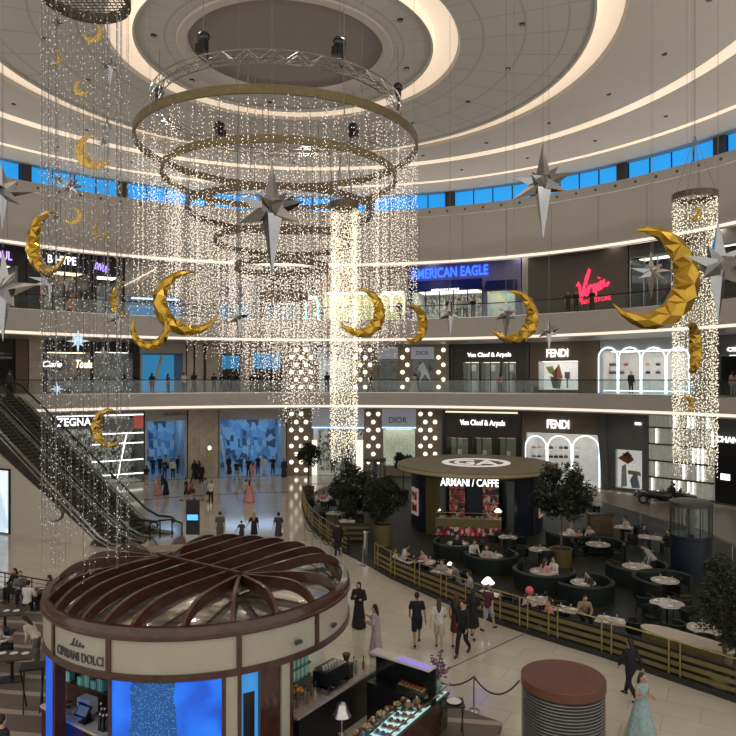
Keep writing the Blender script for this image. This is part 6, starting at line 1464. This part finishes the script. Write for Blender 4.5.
for o_ in bpy.data.objects:
    if o_.get('label', '').startswith('shop assistant'): o_.location = W(333 if 'left' in o_['label'] else 347, 36.9)
# gallery one
def gal(px, R_, z, rz, pose, outfit, label, h=1.72): p = W(px, R_); p.z = z; return person(p, rz, pose, outfit, label, h)
L1P = [(136,'K','man in black top at the glass rail by the brown stone wall'),(152,'D','person in dark clothes before the blue window with the slanting beam'),(168,'G','person in grey before the blue window with the slanting beam'),(184,'W','person in a pale top with a white cap beside the stone columns'),(194,'K','person in black before the left stone column on the first gallery'),(214,'N','person in navy at the right end of the stone columns'),
  (222,'K','leftmost person of the first gallery crowd under the chandelier'),(229,'D','person in dark brown beside the leftmost of the crowd'),(237,'K','person in black left of the broad blue window'),(252,'K','person at the left edge of the broad blue window'),(258,'D','person in dark clothes in front of the broad blue window'),(266,'G','person in grey in front of the broad blue window'),(273,'K','person in black in front of the broad blue window'),(281,'D','person at the right edge of the broad blue window'),(289,'S','person in brown at the patterned screen, first gallery'),(327,'K','person in black in front of the bright first gallery window')]
for i, (px, c_, l_) in enumerate(L1P): gal(px, 31.2+(i % 3)*.5, Z1, RN.choice((0,160,180,30,-40)), RN.choice(('stand','walk','phone')), 'tee:%s trousers:%s %s:k' % (c_, RN.choice('KDN'), RN.choice(('short','longh'))), l_, RN.uniform(1.6, 1.8))
gal(371,32,Z1,80,'walk','tee:K trousers:D short:k','man in dark clothes striding left between two first gallery windows'); gal(414,31.5,Z1,170,'stand','gown:C scarf:K','woman in a beige gown in front of the dancer poster'); gal(500,33,Z1,10,'stand','long:P trousers:K longh:k','woman in a pink top at the jewellery shop door, first gallery')
gal(631,36.9,Z1,180,'stand','long:K trousers:K short:k','dark suited shop dummy under the second neon arch', 1.8)
gal(733,33,Z1,0,'stand','long:P trousers:L longh:k','person in pale pink at the black store, right end of first gallery')
# upper gallery
for px, c_, l_ in ((399,'K','man in black walking in front of the yellow windows, upper gallery'),(232,'D','person in dark clothes behind the rail above the crowd, upper gallery'),(262,'K','person in black at the left of the teal arch, upper gallery'),(449,'K','person in black at the left of the glass shop under the awning'),(459,'W','person in a white top inside the shop under the awning'),(465,'T','person in a pale blue top under the awning'),(473,'K','person in black at the right end of the awning shop'),(568,'D','person in dark clothes left under the red sign'),(576,'K','person in black second from left under the red sign'),(592,'K','person in black right under the red sign')):
    gal(px, 30.8, Z2, RN.choice((0,170,180,60)), 'stand', 'tee:%s trousers:K short:k' % c_, l_)
# on the escalators
pe = ft-p_e*1.15+d_e*12.9; pe.z = Z1; person(pe, 65, 'stand', 'long:D trousers:K short:k tank:R', 'person with a bright red backpack near the top of the farther escalator', 1.72)
pe = ft+p_e*1.15+d_e*13.0; pe.z = Z1; person(pe, 65, 'stand', 'long:K trousers:K short:k', 'person in black at the left edge riding the nearer escalator')
# by the car
p = G(674,509); person(p, 60, 'stand', 'long:K trousers:K short:k', 'man in black standing beside the vintage car', 1.78)
p = car.location+Vector((.45,-.05,.42)); person(p, 90, 'sit', 'long:D trousers:K short:k', 'person sitting in the back of the vintage car', 1.6)
# cafe staff and guests
on(592,519,180,'stand','long:W trousers:K short:k','waiter in white shirt and black vest behind the brown desk, left of the pair', 1.74); on(597,520,170,'stand','tank:K long:W trousers:K short:k','waiter in white shirt behind the brown desk, right of the pair', 1.78)
on(654,580,75,'bend','long:L trousers:K short:k','waiter in a grey shirt bending over a round table', 1.76); on(694,577,0,'stand','long:K trousers:K longh:k','dark clothed person with a pink bag in front of the blue cabin', 1.66, bag='P')
GU = [(403,544,-60,'W','short:k','guest in a white top at the farthest left table along the front fence'),(427,548,120,'P','longh:k','guest in a pink and white top facing left at the second fence table'),(393,548,-60,'C','longh:b','guest in a pale top left of the farthest left fence table'),(413,549,60,'K','short:k','guest in black between the first two fence tables'),(442,557,170,'L','short:k','guest in pale clothes behind the table of the two men in grey'),
  (459,563,60,'G','short:k','man in a grey T-shirt seated with his back to the front fence'),(471,572,70,'L','short:b','man in a light grey shirt seated beside the man in darker grey'),(457,534,180,'K','short:k','guest in black before the pavilion counter'),(472,538,200,'W','longh:b','guest in a white top before the pavilion counter'),(487,545,160,'M','longh:k','guest in mauve in the booth near the glowing lamp'),
  (524,588,-80,'C','longh:k','guest in a cream top beside the pink balloon'),(551,598,90,'P','longh:k','guest in pale pink at the table with the pink balloon'),(555,557,120,'W','short:k','man in a white shirt leaning on his table before the olive gold planter'),(544,559,-60,'P','longh:b','guest in pink left of the man leaning on his table'),
  (593,570,100,'D','longh:k','woman in dark clothes with a pale bag in a booth'),(583,592,180,'S','short:k','man in a pale brown shirt facing the camera at the front fence'),(568,524,-60,'W','bun:y','guest in a white hat behind the tree trunk'),(577,527,180,'P','longh:k','guest in bright pink behind the tree trunk'),(592,524,130,'C','short:b','guest in a cream top right of the tree trunk'),
  (629,516,100,'C','short:k','lone guest in a cream shirt at the far railing'),(670,530,90,'K','short:k','guest in black left of the blue cabin'),(642,523,180,'D','longh:k','guest in dark clothes at the long table by the far railing'),
  (316,492,-70,'C','short:b','guest in a cream top in the left tip of the cafe'),(323,490,180,'P','longh:k','guest in pale pink in the left tip of the cafe'),(332,491,60,'W','short:k','guest in white on the far side of the left tip'),(318,500,-60,'G','short:k','guest in grey nearest the curved fence'),(343,500,170,'K','short:k','guest in black beside the bushy dark tree')]
for px, py, rz, c_, hr, l_ in GU: hd(px, py, rz, RN.choice(('sit', 'sitlean')), 'long:%s trousers:%s %s' % (c_, RN.choice('KDG'), hr), l_, 1.7)
c = MB().ell((0,0,0), (.16,.16,.18), 14).build('balloon', mat('pink_balloon', (.75,.12,.14), .3), None, True, G(529.5,591,1.15)); tag(c, 'round pink balloon held by a guest at the front fence', 'balloon')
# kiosk staff and terrace guests
p = Vector((((276-HX)/F)*15.6, 15.6, -.0)); person(p, 190, 'stand', 'long:K trousers:K longh:r', 'barista in black with reddish hair behind the pastry counter', 1.58)
hd(27,581,-10,'sit','tee:W trousers:K short:k','guest in a white shirt seen from behind at the left terrace'); hd(16,568,150,'sit','long:K trousers:K longh:k','guest in black seated farther back on the left terrace'); hd(51,575,120,'sit','tee:D trousers:K longh:k','dark haired guest close to the kiosk roof rim'); hd(20,571,-150,'sit','long:G trousers:K longh:b','guest in grey next to the guest in black on the left terrace')
hd(37,612,80,'bend','long:C trousers:G longh:k','woman in a cream blouse leaning over the terrace table', 1.66); hd(-4,622,-80,'sit','long:W trousers:K short:k','guest in pale clothes cut by the left edge'); hd(1,716,-30,'stand','long:K trousers:K short:k','person in a dark suit at the lower left corner')
